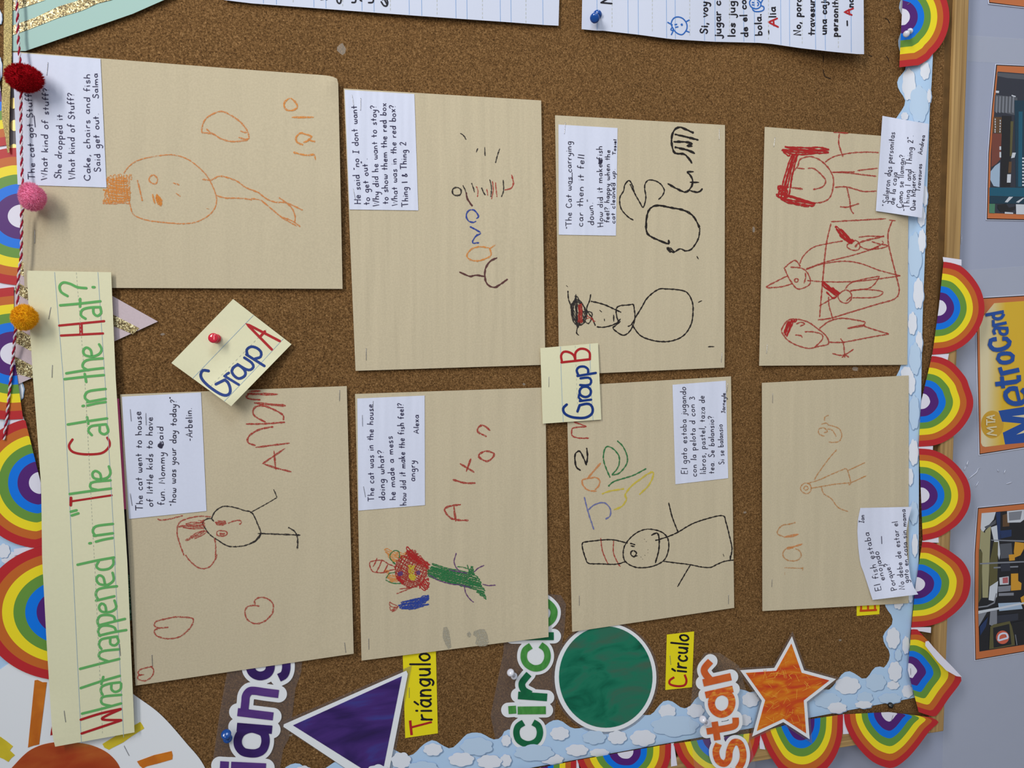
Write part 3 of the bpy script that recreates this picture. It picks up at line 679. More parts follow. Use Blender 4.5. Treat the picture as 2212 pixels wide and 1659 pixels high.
# purple triangle
trg = [(613, 1565), (878, 1449), (881, 1456), (832, 1709), (822, 1710), (612, 1570)]; S3 = Surf(0.0024)
tr = plate('triangle_cutout', trg, WHITE, S3, label='deep purple painted triangle with a white rim beside a yellow word card', cat='cutout')
plate('painted_face', [(633, 1567), (868, 1461), (823, 1686)], painted('purple_paint', [(34, 22, 62), (50, 30, 92), (66, 40, 112), (56, 62, 138)], 26, (1, 1, 0.25), 1.5), S3, parent=tr, up=0.0004)
plate('film_rim', inset([(613, 1565), (880, 1449), (832, 1709)], -7), LAM, Surf(0.0019), parent=tr, th=0.0001)

def word(label, base, tile, sets, halo, filmpoly, name='word_cutout'):
    """sets: (letter name, material, width, strokes)"""
    S = Surf(base); prim = []
    for (nm, mt, wd, d) in sets:
        k = d[0] if d[0] in '-o' else ''; pts = T(tile, d[1:] if k else d)
        if k == 'o': pts = smooth_poly(pts, True, 3); pts.append(pts[0])
        elif k == '': pts = smooth_poly(pts, False, 3)
        prim.append((np.array(pts), wd / 2 + halo, k == 'o' or nm in 'cegs'))
    allp = np.concatenate([p for p, _, _ in prim]); x0, y0 = allp.min(0) - 26; x1, y1 = allp.max(0) + 26; st = 1.25
    gx = np.arange(x0, x1, st); gy = np.arange(y0, y1, st); X, Y = np.meshgrid(gx, gy); F = np.full(X.shape, 1e3)
    for P, r, fill in prim:
        for a, b in zip(P[:-1], P[1:]):
            d = b - a; L = float(d @ d) or 1e-9; t = np.clip(((X - a[0]) * d[0] + (Y - a[1]) * d[1]) / L, 0, 1)
            F = np.minimum(F, np.hypot(X - a[0] - t * d[0], Y - a[1] - t * d[1]) - r)
        if fill:                                                    # the paper inside the letter is uncut
            c = P.mean(0)
            for b in P[::2]:
                d = b - c; L = float(d @ d) or 1e-9; t = np.clip(((X - c[0]) * d[0] + (Y - c[1]) * d[1]) / L, 0, 1)
                F = np.minimum(F, np.hypot(X - c[0] - t * d[0], Y - c[1] - t * d[1]) - 6)
    v = []; f = []; idx = {}
    def vid(key, x, y):
        if key not in idx: idx[key] = len(v); v.append(S.at(x, y))
        return idx[key]
    H_, W_ = F.shape
    for jj, ii in zip(*np.nonzero((np.minimum(np.minimum(F[:-1, :-1], F[1:, :-1]), np.minimum(F[:-1, 1:], F[1:, 1:])) < 0))):
        c = [(jj, ii), (jj + 1, ii), (jj + 1, ii + 1), (jj, ii + 1)]; poly = []
        for q in range(4):
            a, b = c[q], c[(q + 1) % 4]; fa, fb = F[a], F[b]
            if fa < 0: poly.append(vid(a, gx[a[1]], gy[a[0]]))
            if (fa < 0) != (fb < 0):
                t = fa / (fa - fb); poly.append(vid((min(a, b), max(a, b)), gx[a[1]] + (gx[b[1]] - gx[a[1]]) * t, gy[a[0]] + (gy[b[0]] - gy[a[0]]) * t))
        if len(poly) > 2: f.append(tuple(poly))
    r = make(name, v, f, WHITE, None, label=label, cat='cutout')
    so = r.modifiers.new('thickness', 'SOLIDIFY'); so.thickness = 0.0005; so.offset = -1 if (v[f[0][1]] - v[f[0][0]]).cross(v[f[0][2]] - v[f[0][1]]).y < 0 else 1
    for (nm, mt, wd, d) in sets:
        v = []; f = []; strokes(v, f, tile, d, wd, S, up0=0.0007, step=2.0); make('letter', v, f, mt, r)
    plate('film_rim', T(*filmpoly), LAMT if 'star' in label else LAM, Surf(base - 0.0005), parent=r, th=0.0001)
    return r
GD = painted('letter_green', [(14, 84, 56), (22, 108, 66)], 60, (1, 1, 1), 0.5); GL2 = painted('letter_light_green', [(58, 128, 56), (78, 146, 72)], 90, (1, 1, 3), 0.5)
RA = painted('letter_orange', [(190, 82, 36), (205, 100, 44)], 60); RA2 = painted('letter_scratched', [(190, 52, 36), (205, 96, 36), (220, 150, 60)], 110, (1, 1, .5), 2)
VD = painted('letter_violet', [(44, 22, 78), (58, 34, 104)], 60, (1, 1, .3), 1); VL = painted('letter_light_violet', [(74, 42, 116), (92, 58, 128)], 60, (1, 1, .3), 1)
word('the word circle in green letters with a white outline', 0.0018, 'l',
     [('c', GD, 13.8, '148,1305 105,1335 92,1385 110,1440 160,1470 210,1470 258,1440 276,1385 262,1330 222,1303'),
      ('i', GL2, 17, '-30,1207 90,1203'), ('i', GL2, 17, '-102,1210 322,1208'), ('r', GD, 16.5, '-105,1092 332,1108'), ('r', GD, 14.5, '205,1082 150,1050 135,1000 165,955 190,926'),
      ('c', GL2, 14, '205,705 160,740 150,800 175,850 230,880 290,870 325,830 335,780 320,730 280,698'), ('l', GD, 17, '-60,632 384,630'),
      ('e', GL2, 15, '262,380 300,352 350,380 385,430 375,490 330,530 270,530 225,490 215,430 250,385'), ('e', GL2, 14, '-300,380 300,530')], 7.2,
     ('l', '-60,1500 -110,1250 -60,1000 -10,760 0,560 200,360 340,300 440,310 480,380 470,560 440,760 420,960 400,1120 390,1300 350,1480 200,1570 60,1570'))
word('the word star in orange letters with a white outline', 0.0096, 'l',
     [('s', RA2, 14.5, '1672,1470 1650,1530 1668,1600 1715,1625 1748,1590 1758,1520 1790,1460 1838,1470 1862,1540 1855,1610 1822,1668'),
      ('t', RA, 14, '1578,1374 1745,1345 1800,1322 1803,1266'), ('t', RA, 14, '-1662,1442 1640,1298'), ('a', RA2, 14.5, '-1568,1090 1783,1042'),
      ('a', RA2, 15, 'o1615,1150 1640,1090 1700,1065 1760,1095 1775,1155 1750,1215 1690,1240 1635,1210'), ('r', RA, 16, '-1550,995 1768,946'), ('r', RA, 15, '1605,970 1565,920 1562,880 1608,825')], 7.5,
     ('l', '1480,1640 1440,1300 1480,900 1560,760 1680,760 1830,860 1900,1100 1910,1400 1960,1640 1900,1760 1640,1760 1500,1720'))
word('purple lettered word with a white outline, left of the purple triangle', 0.0020, 'W',
     [('g', VD, 19, 'o790,120 900,160 920,270 880,350 790,385 700,360 650,290 660,180'), ('g', VD, 18, '1040,410 1110,370 1140,290 1140,180'),
      ('n', VL, 17.5, '-468,885 960,945'), ('n', VL, 17.5, '560,880 575,740 585,660 630,600 700,590 850,612 1035,635'), ('a', VD, 18, '-458,1090 945,1130'),
      ('a', VD, 18, 'o640,1115 740,1130 830,1180 855,1290 820,1400 740,1450 640,1455 540,1430 478,1350 475,1250 530,1160'), ('i', VL, 19, '-225,1625 345,1632'), ('i', VL, 19, '-378,1632 860,1655')], 9.5,
     ('W', '90,1760 150,1400 220,900 300,450 330,310 560,100 1290,60 1360,185 1350,330 1270,560 1230,900 1180,1250 1100,1400 1040,1760'))

# sun
Sn = Surf(0.0014)
sun = plate('sun_cutout', smooth_poly([(-60, 1490), (0, 1446), (36, 1427), (104, 1416), (170, 1425), (232, 1458), (288, 1500), (346, 1543), (401, 1604), (443, 1659), (480, 1760)], False, 6) + [(-60, 1760)], WHITE, Sn,
            label='white paper disc with an orange painted sun in the bottom left corner', cat='cutout')
SUNM = painted('sun_paint', [(120, 46, 20), (158, 58, 22), (172, 84, 34), (196, 132, 60)], 14, (1, 1, .4), 1.2); RAYO = painted('ray_orange', [(170, 84, 22), (206, 122, 30)], 30); RAYY = painted('ray_yellow', [(190, 170, 36), (212, 190, 50)], 30)
plate('sun_face', smooth_poly([(-10, 1700), (25, 1659), (66, 1620), (116, 1604), (177, 1606), (215, 1617), (241, 1634), (259, 1659), (268, 1700)], False, 5), SUNM, Sn, parent=sun, up=0.00045)
for mt, s in ((RAYO, '270,975 292,972 330,990 365,990 305,1475 260,1485 218,1500'), (RAYY, '1095,1300 1110,1322 1125,1350 1030,1410 960,1460 880,1500 850,1517 815,1500 800,1472 860,1435'),
              (RAYO, '1340,1528 1348,1560 1345,1592 1230,1625 1150,1645 1115,1662 1090,1640 1070,1608 1200,1560'), (RAYY, '0,1415 50,1450 100,1490 75,1522 115,1560 85,1585 65,1612 30,1590 -20,1570'), (REDH, '405,1330 412,1400 392,1405 398,1360')):
    plate('sun_ray', T('d', s), mt, Sn, parent=sun, up=0.00045)
staple(sun, Sn, 'd', '968,1485 1008,1562')

# yellow word cards
def ycard(label, corners, base): return sheet('word_card', corners, YEL, Surf(base), label=label, cat='card', n=4, mm=4)
Sy = Surf(0.0008)
y1 = ycard('yellow card reading Triángulo in black marker, standing beside the purple triangle', T('h', '1190,700 1450,690 1467,1388 1212,1425'), 0.0008)
text_letters(y1, MARKK, 'h', Sy, 'rián9ulo', '1418,1290', '1402,758', 78, 4.4, caps=True, jit=0.02)
mark(y1, 'capital_letter', MARKR, Sy, [('h', 5.5, '-1250,1288 1262,1402'), ('h', 4.4, '-1260,1342 1420,1300')], label='red capital letter'); staple(y1, Sy, 'h', '1243,1030 1243,1110')
y2 = ycard('yellow card reading Círculo in black marker, right of the green circle', T('l', '1267,618 1480,593 1463,1028 1255,1050'), 0.0008)
text_letters(y2, MARKK, 'l', Sy, 'írculo', '1416,918', '1437,618', 66, 4.2, caps=True, jit=0.02)
mark(y2, 'capital_letter', MARKR, Sy, [('l', 4.6, '1325,950 1290,975 1292,1005 1350,1020 1405,1012 1420,975 1405,930')], label='red capital letter'); staple(y2, Sy, 'l', '1290,778 1298,852')
y3 = ycard('small yellow card with a smudged red letter, mostly hidden behind a tan sheet', T('p', '760,250 943,250 938,458 762,472'), 0.0006)
mark(y3, 'lettering', MARKK, Sy, [('p', 4.6, '845,330 850,352 868,355 880,340 880,325')])
mark(y3, 'capital_letter', crayon('red_marker_smudge', (190, 70, 25), 0.8), Sy, [('p', 4.4, '-785,432 920,425'), ('p', 4.0, '-795,430 797,392'), ('p', 4.0, '-850,430 850,385'), ('p', 4.0, '-905,425 903,362')], label='smudged red capital letter')

# ---------------------------------------------------------------- construction paper sheets
def hp(amp, lam, ph, corners, lift=()):
    """gentle upright ripples plus lifted corners: (px, py, height, reach)"""
    def H(x, y):
        h = 0.6 * amp * (1.2 + 1.3 * mnoise.noise(Vector((x / (lam * 2.6) + ph * 9, y / 210 + x / 900, ph))) + 0.5 * mnoise.noise(Vector((x / lam + ph * 5, y / 130, ph + 4))))
        for lx, ly, hh, rr in lift:
            d = math.hypot(x - lx, y - ly) / rr
            if d < 1: h += hh * (1 - d) ** 2
        return h
    return H
def paper(corners, base, H, label, **kw):
    S = Surf(base, H); o = sheet('construction_paper', corners, MANILA, S, n=80, mm=40, label=label, cat='drawing', group='children\'s drawings on tan paper', **kw); return o, S
NOTES = {}
def note(label, parentS, corners, dz=0.0007, H=None, base=None, **kw):
    S = Surf(parentS.base + dz, H or parentS.H) if parentS else Surf(base, H)
    o = sheet('handwritten_note', corners, CARD, S, th=0.0002, n=48, mm=36, label=label, cat='note', group='white notes with handwriting', **kw); return o, S

P1, Q1 = paper([(27, 111), (728, 170), (740, 624), (53, 621)], 0.0034, hp(0.0007, 16.1538, 1, 0, [(735, 400, .003, 380), (728, 168, .004, 60)]),
               'upright tan sheet with a large orange crayon face, under the pompom string', top=[(500, 148), (700, 162.5), (718, 165)], right=[(730.5, 176), (734, 330)])
cray(P1, 'crayon_drawing', ORG, Q1, [('a', 2.6, '1055,1480 1110,1410 1200,1360 1380,1325 1500,1325 1620,1370 1740,1470 1800,1560 1840,1659 1845,1740 1800,1820 1700,1885 1580,1908 1400,1898 1240,1875 1140,1830 1110,1750 1085,1640'),
    ('a', 3.2, 'o1305,1492 1340,1520 1335,1560 1300,1565 1270,1530;1172,1535 1195,1630 1215,1715;1475,1560 1530,1578;1500,1648 1540,1675;1762,1777 1782,1783'),
    ('a', 3.0, '1725,1530 1800,1535 1880,1503 2010,1540 2100,1600 2212,1645'), ('e', 3.0, '70,1642 140,1695 215,1725 310,1730 450,1793;245,1685 310,1730 360,1780 385,1850 380,1900'),
    ('b', 3.0, '1840,85 1920,108 2060,112 2150,125'), ('f', 3.0, '-10,112 95,128 180,200 270,275 400,350;275,272 360,305 430,355'),
    ('a', 3.2, '1720,1130 1730,1060 1770,1000 1880,950 1980,990 2060,1050 2110,1120 2120,1185 2040,1205 1960,1205 1880,1180 1820,1145 1720,1130;1760,1098 1790,1125 1830,1150;2050,1115 2080,1130 2105,1130;2035,1170 2080,1185 2120,1185'),
    ('b', 3.0, '875,153 960,158 1040,150 1100,157')])
cray(P1, 'crayon_shading', ORG2, Q1, [('b', 2.2, hatch('b', '930,-60 1050,-75 1090,40 1085,140 900,150 930,100 900,60 935,0', 4, 11, 5, 30)), ('b', 1.6, hatch('b', '925,-80 1130,-90 1060,40 1110,130 880,140', 86, 14, 8, 8)),
    ('b', 3.4, hatch('b', '1335,75 1360,95 1382,130 1372,178 1350,165 1330,110', 60, 6, 2)), ('b', 4.4, '-1300,75 1322,160')])
cray(P1, 'crayon_lettering', ORG2, Q1, [('e', 4.0, 'o345,838 395,880 400,920 360,942 310,935 290,895 305,860;-355,1000 543,1000;455,1238 400,1210 395,1170 430,1135 470,1145 525,1165 490,1200 455,1217;490,1185 520,1200 558,1210;370,1298 460,1322 550,1318;-550,1318 558,1365')])
N1, M1 = note('note about cake, chairs and fish, under the red pompom', Q1, [(27, 113.5), (217, 127), (230, 405), (38, 399)])
note_text(N1, 'handwriting', PEN, M1, 'a', [('The cat got Stuff', '300,1530', '272,800', 29), ('What kind of stuff?', '402,1535', '416,745', 28), ('She dropped it', '520,1525', '535,975', 28),
    ('What kind of Stuff?', '641,1530', '630,790', 29), ('Cake, chairs and fish', '768,1540', '765,630', 28), ('Said get out.', '856,1465', '842,965', 28), ('Salma', '838,840', '832,625', 24)], extra=[('a', 1.6, '-300,1085 290,985')])
stn(N1, M1, [('a', '398,640 408,532')]); stn(P1, Q1, [('b', '296,495 297,382')])

P2, Q2 = paper([(742.5, 191), (1169, 217), (1178, 788), (768, 801)], 0.0032, hp(0.0008, 9.23077, 2, 0, [(1178, 500, .002, 300)]), 'tan sheet with small scattered crayon letters and short dashes in several colours')
cray(P2, 'black_crayon_marks', BLKT, Q2, [('f', 3.2, 'o1765,18 1800,40 1795,80 1760,88 1730,70 1730,35'), ('e', 2.4, '1795,1135 1825,1160 1845,1192;-2003,1255 2006,1330;2130,1268 2110,1330 2095,1390;1815,1580 1835,1620 1850,1665;1890,1560 1905,1600 1915,1640;1975,1600 1995,1645 2010,1665;2045,1530 2060,1600 2055,1680;2160,1535 2165,1600 2160,1640 2145,1680;1945,1265 1930,1300')])
cray(P2, 'red_crayon_marks', RED_, Q2, [('e', 2.2, '1930,1590 1945,1625 1940,1680;2020,1610 2030,1670;2068,1545 2075,1620 2060,1700;2095,1555 2100,1620 2108,1680'), ('i', 3.0, '60,1490 75,1560 55,1605 0,1620')])
cray(P2, 'brown_crayon_marks', BRN, Q2, [('f', 3.6, '1845,60 1855,115 1898,180;1785,740 1830,760 1880,778 1930,768 2010,780;2110,618 2050,650 2010,710 2005,790 2030,850 2085,872 2130,850 2200,800')])
cray(P2, 'blue_crayon_marks', BLU, Q2, [('f', 3.2, '1930,305 1900,318 1860,300 1845,255 1870,215 1915,215 1950,265 1930,285;1875,352 1965,405 1930,432 1900,480 1910,495 1955,490')])
cray(P2, 'orange_crayon_marks', ORG2, Q2, [('f', 3.2, '2040,535 1960,525 1890,545 1850,600 1880,635 1940,646 2000,630 2055,600 2050,550 2040,535;-2040,545 2098,505')])
N2, M2 = note('note about wanting to stay and the red box', Q2, [(744.5, 194), (895, 203), (903.5, 454.5), (755, 452.5)])
note_text(N2, 'handwriting', PEN, M2, 'e', [('He said "no I dont want', '945,1740', '912,900', 28), ('to get out".', '1022,1745', '1000,1350', 27), ('Why did he want to stay?', '1103,1760', '1075,895', 27), ('to show them the red box', '1180,1740', '1160,880', 27),
    ('What was in the red box?', '1260,1755', '1240,890', 27), ('Thing 1 & Thing 2', '1350,1760', '1330,1212', 27)])
stn(N2, M2, [('e', '870,812 884,900'), ('e', '945,838 943,940'), ('f', '880,30 898,115')]); stn(P2, Q2, [('f', '991,1393 991,1493')])

P3, Q3 = paper([(1199, 249), (1566, 270), (1565, 794), (1208, 810)], 0.0032, hp(0.0007, 11.5385, 4, 0), 'tan sheet with bold black crayon loops and a figure in a scribbled hat')
cray(P3, 'bold_crayon_drawing', BLK, Q3, [('j', 4.0, '1398,465 1400,498 1340,480 1225,420 1208,330 1230,215 1300,173 1420,192 1530,215 1610,265 1665,365'), ('j', 3.0, '1665,365 1655,450 1600,540 1545,560 1500,543 1450,570'),
    ('i', 3.8, '1390,1565 1460,1605 1540,1638 1590,1600 1605,1540 1580,1490 1560,1468 1615,1465;-1580,1555 1660,1555;1580,1625 1650,1640 1690,1608'),
    ('i', 4.2, '1615,1135 1550,1105 1490,1085 1445,1115 1425,1180 1430,1250 1455,1305 1530,1315 1570,1350 1600,1395;1450,1145 1560,1170 1655,1195;1440,1210 1530,1210 1600,1225 1560,1245 1605,1248;1450,1255 1560,1280 1625,1310')])
cray(P3, 'thin_crayon_drawing', BLK, Q3, [('j', 2.6, '1100,298 1060,275 1010,225 985,170 985,100 1015,50 1025,0 1060,-40 1090,0 1105,60;1070,-10 1110,70 1150,140 1182,188 1205,110 1195,20 1210,-30 1250,-45 1320,-20 1362,40 1345,90 1312,122'),
    ('j', 2.8, '1115,1130 1165,1050 1220,960 1310,890 1380,885 1500,895 1560,920 1600,990 1608,1080 1590,1190 1530,1280 1440,1325 1340,1335 1230,1315 1150,1275 1085,1185;735,990 840,1015 940,1060 995,1085'),
    ('j', 2.6, '1100,1015 1050,1022 990,1028 955,1050 955,1110 975,1180;1100,1015 1110,1080 1112,1130 1095,1200 1060,1255 1015,1280 970,1260 925,1220 950,1195 990,1160;785,1208 840,1212 900,1200 950,1180 990,1140;-930,1105 932,1165;1050,1205 1080,1190 1115,1135'),
    ('j', 3.6, '-810,1065 830,1082;-850,1140 852,1160'), ('j', 2.4, '735,930 725,985 700,1060 745,1130 775,1200;540,900 545,970 570,1040;620,1215 615,1260 635,1282;-525,855 540,868;-1640,605 1655,632;-1650,1000 1685,985;-1735,1378 1790,1378'),
    ('j', 2.0, hatch('j', '1375,535 1400,525 1450,565 1445,582 1410,570', 30, 6, 3, 3))])
cray(P3, 'scribbled_hat', BLKT, Q3, [('j', 2.4, 'o570,1060 590,990 640,985 690,1060 700,1120 660,1190 600,1180 575,1120;o575,1090 610,950 640,1020 630,1210 600,1150;608,930 615,1050 625,1215;660,1080 740,1085 740,1140 715,1180 680,1150 660,1080;o600,1000 680,1040 670,1160 590,1130;o565,1020 640,1000 700,1090 640,1170 590,1100'),
    ('j', 4.0, '604,940 612,1040 618,1190'), ('j', 1.6, hatch('j', '570,1040 600,985 650,990 700,1080 690,1150 640,1190 590,1170', 70, 16, 8, 4))])
cray(P3, 'red_crayon_scribble', RED_, Q3, [('j', 2.2, hatch('j', '630,1020 660,1010 665,1170 630,1180', 80, 9, 6, 4)), ('j', 2.0, '700,1110 740,1140 775,1165;700,1140 740,1130 760,1170')])
N3, M3 = note('note about carrying a car that fell down', Q3, [(1206.5, 269), (1334, 276.5), (1330.5, 509), (1207, 507)])
note_text(N3, 'handwriting', INK, M3, 'i', [('"The Cat was carrying', '572,1955', '570,1205', 26), ('car then it fell', '666,1935', '680,1320', 27), ('down."', '762,1920', '752,1700', 27), ('How did it make fish', '840,1935', '832,1245', 25),
    ('feel? happy when the', '893,1900', '900,1280', 22), ('cat cleaned up.', '942,1908', '944,1440', 20), ('Tasiel', '948,1322', '955,1190', 14)], extra=[('i', 1.4, '-578,1560 576,1470'), ('i', 2.6, hatch('i', '808,1360 832,1362 830,1395 806,1395', 20, 6, 3))], wd=1.6)
stn(N3, M3, [('i', '510,1140 518,1045')]); stn(P3, Q3, [('i', '1830,1190 1832,1102'), ('j', '1848,1512 1855,1430')])

H4 = hp(0.0008, 11.5385, 6, 0, [(1640, 790, .003, 100)])
P4, Q4 = paper([(1652, 274), (1963, 298), (1960, 788), (1640, 790)], 0.0032, H4, 'tan sheet crowded with red crayon figures and a box', )
for fg_ in ([('m', 3.0, '265,1540 275,1450 320,1390 345,1330 430,1308 520,1345 590,1420 620,1500 610,1600 580,1660 520,1690 440,1695;405,1405 460,1410 520,1460 555,1510 530,1560 450,1583'),
    ('m', 4.0, '-315,1405 380,1410;-265,1565 365,1580'), ('m', 2.8, '550,1355 620,1310 750,1280 900,1270 1000,1275;-610,1438 800,1435;-820,1425 990,1405;610,1438 750,1445 870,1460 980,1472;630,1565 720,1560 800,1580 880,1600 980,1595'),
    ('m', 3.0, '-620,1105 745,1112;670,1115 665,1200 700,1310'), ('n', 3.0, '730,10 755,120 765,200 790,240;675,180 740,182 835,153'),
    ], [('n', 3.0, '-600,305 1060,280;600,320 560,500 530,800 505,1105;1110,300 1075,450 1140,740 1170,880 1130,950 1000,990 800,1050 600,1110 490,1125'), ('n', 4.5, '-1085,290 1140,297'),
    ], [('n', 2.8, '240,755 150,800 60,850 120,855 200,845 280,820;205,695 295,628 345,680;210,690 250,780 310,860 360,862 420,830 425,780 390,715 340,690 260,685;o310,778 326,790 320,808 302,808 297,790;400,795 510,805'),
    ('n', 2.6, '340,655 370,590 450,520 560,490 700,465;390,705 520,660 700,635 850,655 1000,710 1180,757;510,805 700,808 900,795 1180,757;390,700 560,640 800,580 1000,515;375,820 388,770 385,730'),
    ], [('n', 2.6, 'o795,460 835,485 838,530 800,545 750,530 735,500;830,435 920,425 1045,430;840,510 900,535 1000,530 1075,505 1000,490 940,470;925,540 1030,490 1025,465'), ('n', 3.6, '800,518 850,475 1045,425'),
    ], [('n', 2.6, 'o720,875 765,900 770,950 730,985 680,970 660,920;-640,930 500,1010;580,930 585,1010 620,1130;720,865 760,820 850,790 1005,760;1005,760 960,830 900,865 760,880;760,885 870,870 1030,890 970,935 780,940;725,970 770,930'),
    ], [('n', 2.8, 'o300,1118 400,1140 490,1200 560,1260 578,1325 500,1345 400,1362 260,1310 190,1230 200,1180 240,1130;310,1160 350,1145 380,1160 340,1178;300,1250 350,1258 360,1275;380,1225 450,1225 520,1245 530,1280 500,1320 460,1355'),
    ('n', 2.8, '500,1200 580,1140 680,1112 800,1125 885,1145 885,1180 1085,1243;575,1310 700,1312 900,1275 1085,1243;680,1280 705,1330 715,1440;610,1405 700,1420 790,1370;690,1440 720,1420 750,1438'), ('n', 4.2, '-885,1168 735,1197')]): cray(P4, 'crayon_figure', RED_, Q4, fg_)
cray(P4, 'heavy_red_shading', REDH, Q4, [('m', 3.4, hatch('m', '190,1250 240,1225 480,1225 600,1262 480,1290 330,1300 250,1295', 6, 15, 9, 22)), ('m', 3.2, hatch('m', '270,1280 332,1300 240,1640 160,1640', 104, 15, 8, 14)),
    ('n', 3.4, hatch('n', '165,0 235,10 225,80 460,145 450,178 400,180 190,125 155,100', 14, 15, 8, 10)), ('n', 2.8, hatch('n', '635,345 660,350 700,385 800,470 760,490 680,430', 48, 8, 3, 3)),
    ('n', 2.8, hatch('n', '525,805 560,815 680,900 650,930 600,890 540,850', 38, 8, 3, 4)), ('n', 3.0, '560,890 620,945 650,925'), ('n', 2.8, hatch('n', '240,1140 320,1120 250,1190 235,1270 200,1230', 110, 10, 3, 2))])
HN4 = lambda x, y: H4(x, y) + 0.0085 * sstep((x - 1915) / 70) + 0.002 * sstep((y - 380) / 90)
N4, M4 = note('note about two little people from the box, hanging over the cloud border', None, T('m', '1030,968 1415,1035 1358,1819 975,1762'), H=HN4, base=0.0040, right=T('m', '1410,1150 1398,1290 1380,1500'))
note_text(N4, 'handwriting', INK, M4, 'm', [('"Salieron dos personitas', '1075,1722', '1135,1105', 26), ('de la caja"', '1130,1710', '1155,1420', 25), ('Como se llaman?', '1197,1737', '1215,1290', 25), ('"Thing 1 and Thing 2".', '1252,1762', '1288,1130', 25),
    ('Que hizieron?', '1305,1757', '1308,1425', 22), ('Travesuras', '1345,1600', '1360,1370', 19), ('Andrea', '1362,1290', '1385,1130', 19)], wd=1.5)
stn(P4, Q4, [('m', '122,1225 132,1147'), ('n', '60,1405 68,1330')])

P5, Q5 = paper([(259.5, 852), (749, 834), (764, 1412), (293, 1481)], 0.0032, hp(0.0008, 23.0769, 3, 0, [(764, 1412, .002, 150)]), 'tan sheet with red hearts and a round face with red hair')
cray(P5, 'black_crayon_drawing', BLKT, Q5, [('c', 2.6, '1810,1265 1805,1262 1840,1200 1910,1160 2000,1170 2080,1195 2148,1215 2193,1300 2225,1395 2183,1455 2133,1480 2060,1500 1950,1500 1860,1450 1790,1400 1745,1340 1730,1300 1760,1270 1800,1265 1825,1290'),
    ('g', 2.0, '0,1215 120,1150 230,1085;230,1085 215,1045 200,1015'), ('g', 3.0, '-65,1392 430,1405;325,1340 380,1375 405,1430 405,1525'), ('g', 3.2, '92,1395 50,1450 0,1480')])
cray(P5, 'red_crayon_drawing', MAR, Q5, [('c', 2.8, '1345,1265 1365,1278 1440,1270 1560,1240;1800,1250 1700,1245 1600,1265 1530,1300 1510,1380 1530,1470 1570,1580;1830,1430 1840,1500 1838,1600;1945,1305 2000,1285 2045,1280 2060,1300 2040,1315;o1860,1370 1930,1375 1930,1405 1880,1415 1850,1400'),
    ('d', 2.8, '1447,-5 1490,50 1540,90 1590,103 1640,85 1680,30 1694,-10')])
for ht_ in [('d', 3.0, '1315,560 1240,565 1205,545 1220,515 1290,495 1370,480 1440,482 1505,493 1500,540 1460,590 1400,635 1310,650 1230,630 1203,590 1240,565'),
    ('d', 2.8, '1195,865 1110,885 1078,910 1090,932 1112,930 1080,940 1080,965 1130,978 1180,950 1200,900 1180,865;1090,935 1125,930'), ('h', 3.0, '75,395 30,390 -20,400 -40,440 -20,500 40,532 110,515 165,465 180,430 178,375 130,335 75,328 38,350 38,385')]: cray(P5, 'crayon_heart', MAR, Q5, [ht_])
cray(P5, 'red_crayon_shading', MAR, Q5, [('c', 2.2, hatch('c', '1520,1335 1640,1290 1740,1275 1740,1350 1620,1355', -3, 10, 5, 3)), ('c', 2.2, hatch('c', '1580,1445 1650,1395 1740,1365 1770,1385 1700,1420 1600,1455', -28, 10, 4, 2)), ('c', 2.4, hatch('c', '1835,1300 1860,1280 1910,1280 1930,1305 1900,1325 1860,1320', 0, 8, 3, 0)), ('c', 2.0, hatch('c', '1870,1385 1915,1385 1915,1400 1880,1405', 0, 8, 3, 0))])
cray(P5, 'crayon_lettering', RED_, Q5, [('G', 3.6, '-1460,1655 1330,1625 1215,1585 1405,1455;-1310,1475 1325,1640;-1150,1448 1445,1410;1155,1432 1095,1410 1085,1375 1120,1330 1200,1290 1305,1272;1070,1248 1230,1245 1405,1232;1390,1215 1385,1170 1300,1120 1210,1092 1150,1105 1130,1150 1160,1190 1240,1232;1200,965 1100,970;1195,1042 1110,1035 1075,1020 1100,985'),
    ('G', 5.0, '-1140,1068 1410,1092;-1080,990 1345,995')])
N5, M5 = note('note about little kids having fun and a day', Q5, T('c', '1040,225 1715,188 1762,1200 1100,1268'))
note_text(N5, 'handwriting', INK, M5, 'c', [('The cat went to house', '1218,1195', '1203,350', 29), ('of little kids to have', '1303,1165', '1300,398', 28), ('fun. Mommy', '1403,1150', '1405,700', 29), ('said', '1392,635', '1392,480', 28),
    ('"how was your day today?"', '1500,1155', '1505,222', 28), ('-Arbelin.', '1645,605', '1635,320', 30)], extra=[('c', 2.6, hatch('c', '1350,625 1395,630 1380,665 1345,650', 30, 7, 3))])
stn(N5, M5, [('c', '1127,1152 1110,1050'), ('c', '1119,432 1110,332'), ('c', '1247,465 1243,365')]); stn(P5, Q5, [('g', '763,260 765,168'), ('h', '748,758 738,680'), ('d', '1190,862 1186,775')])

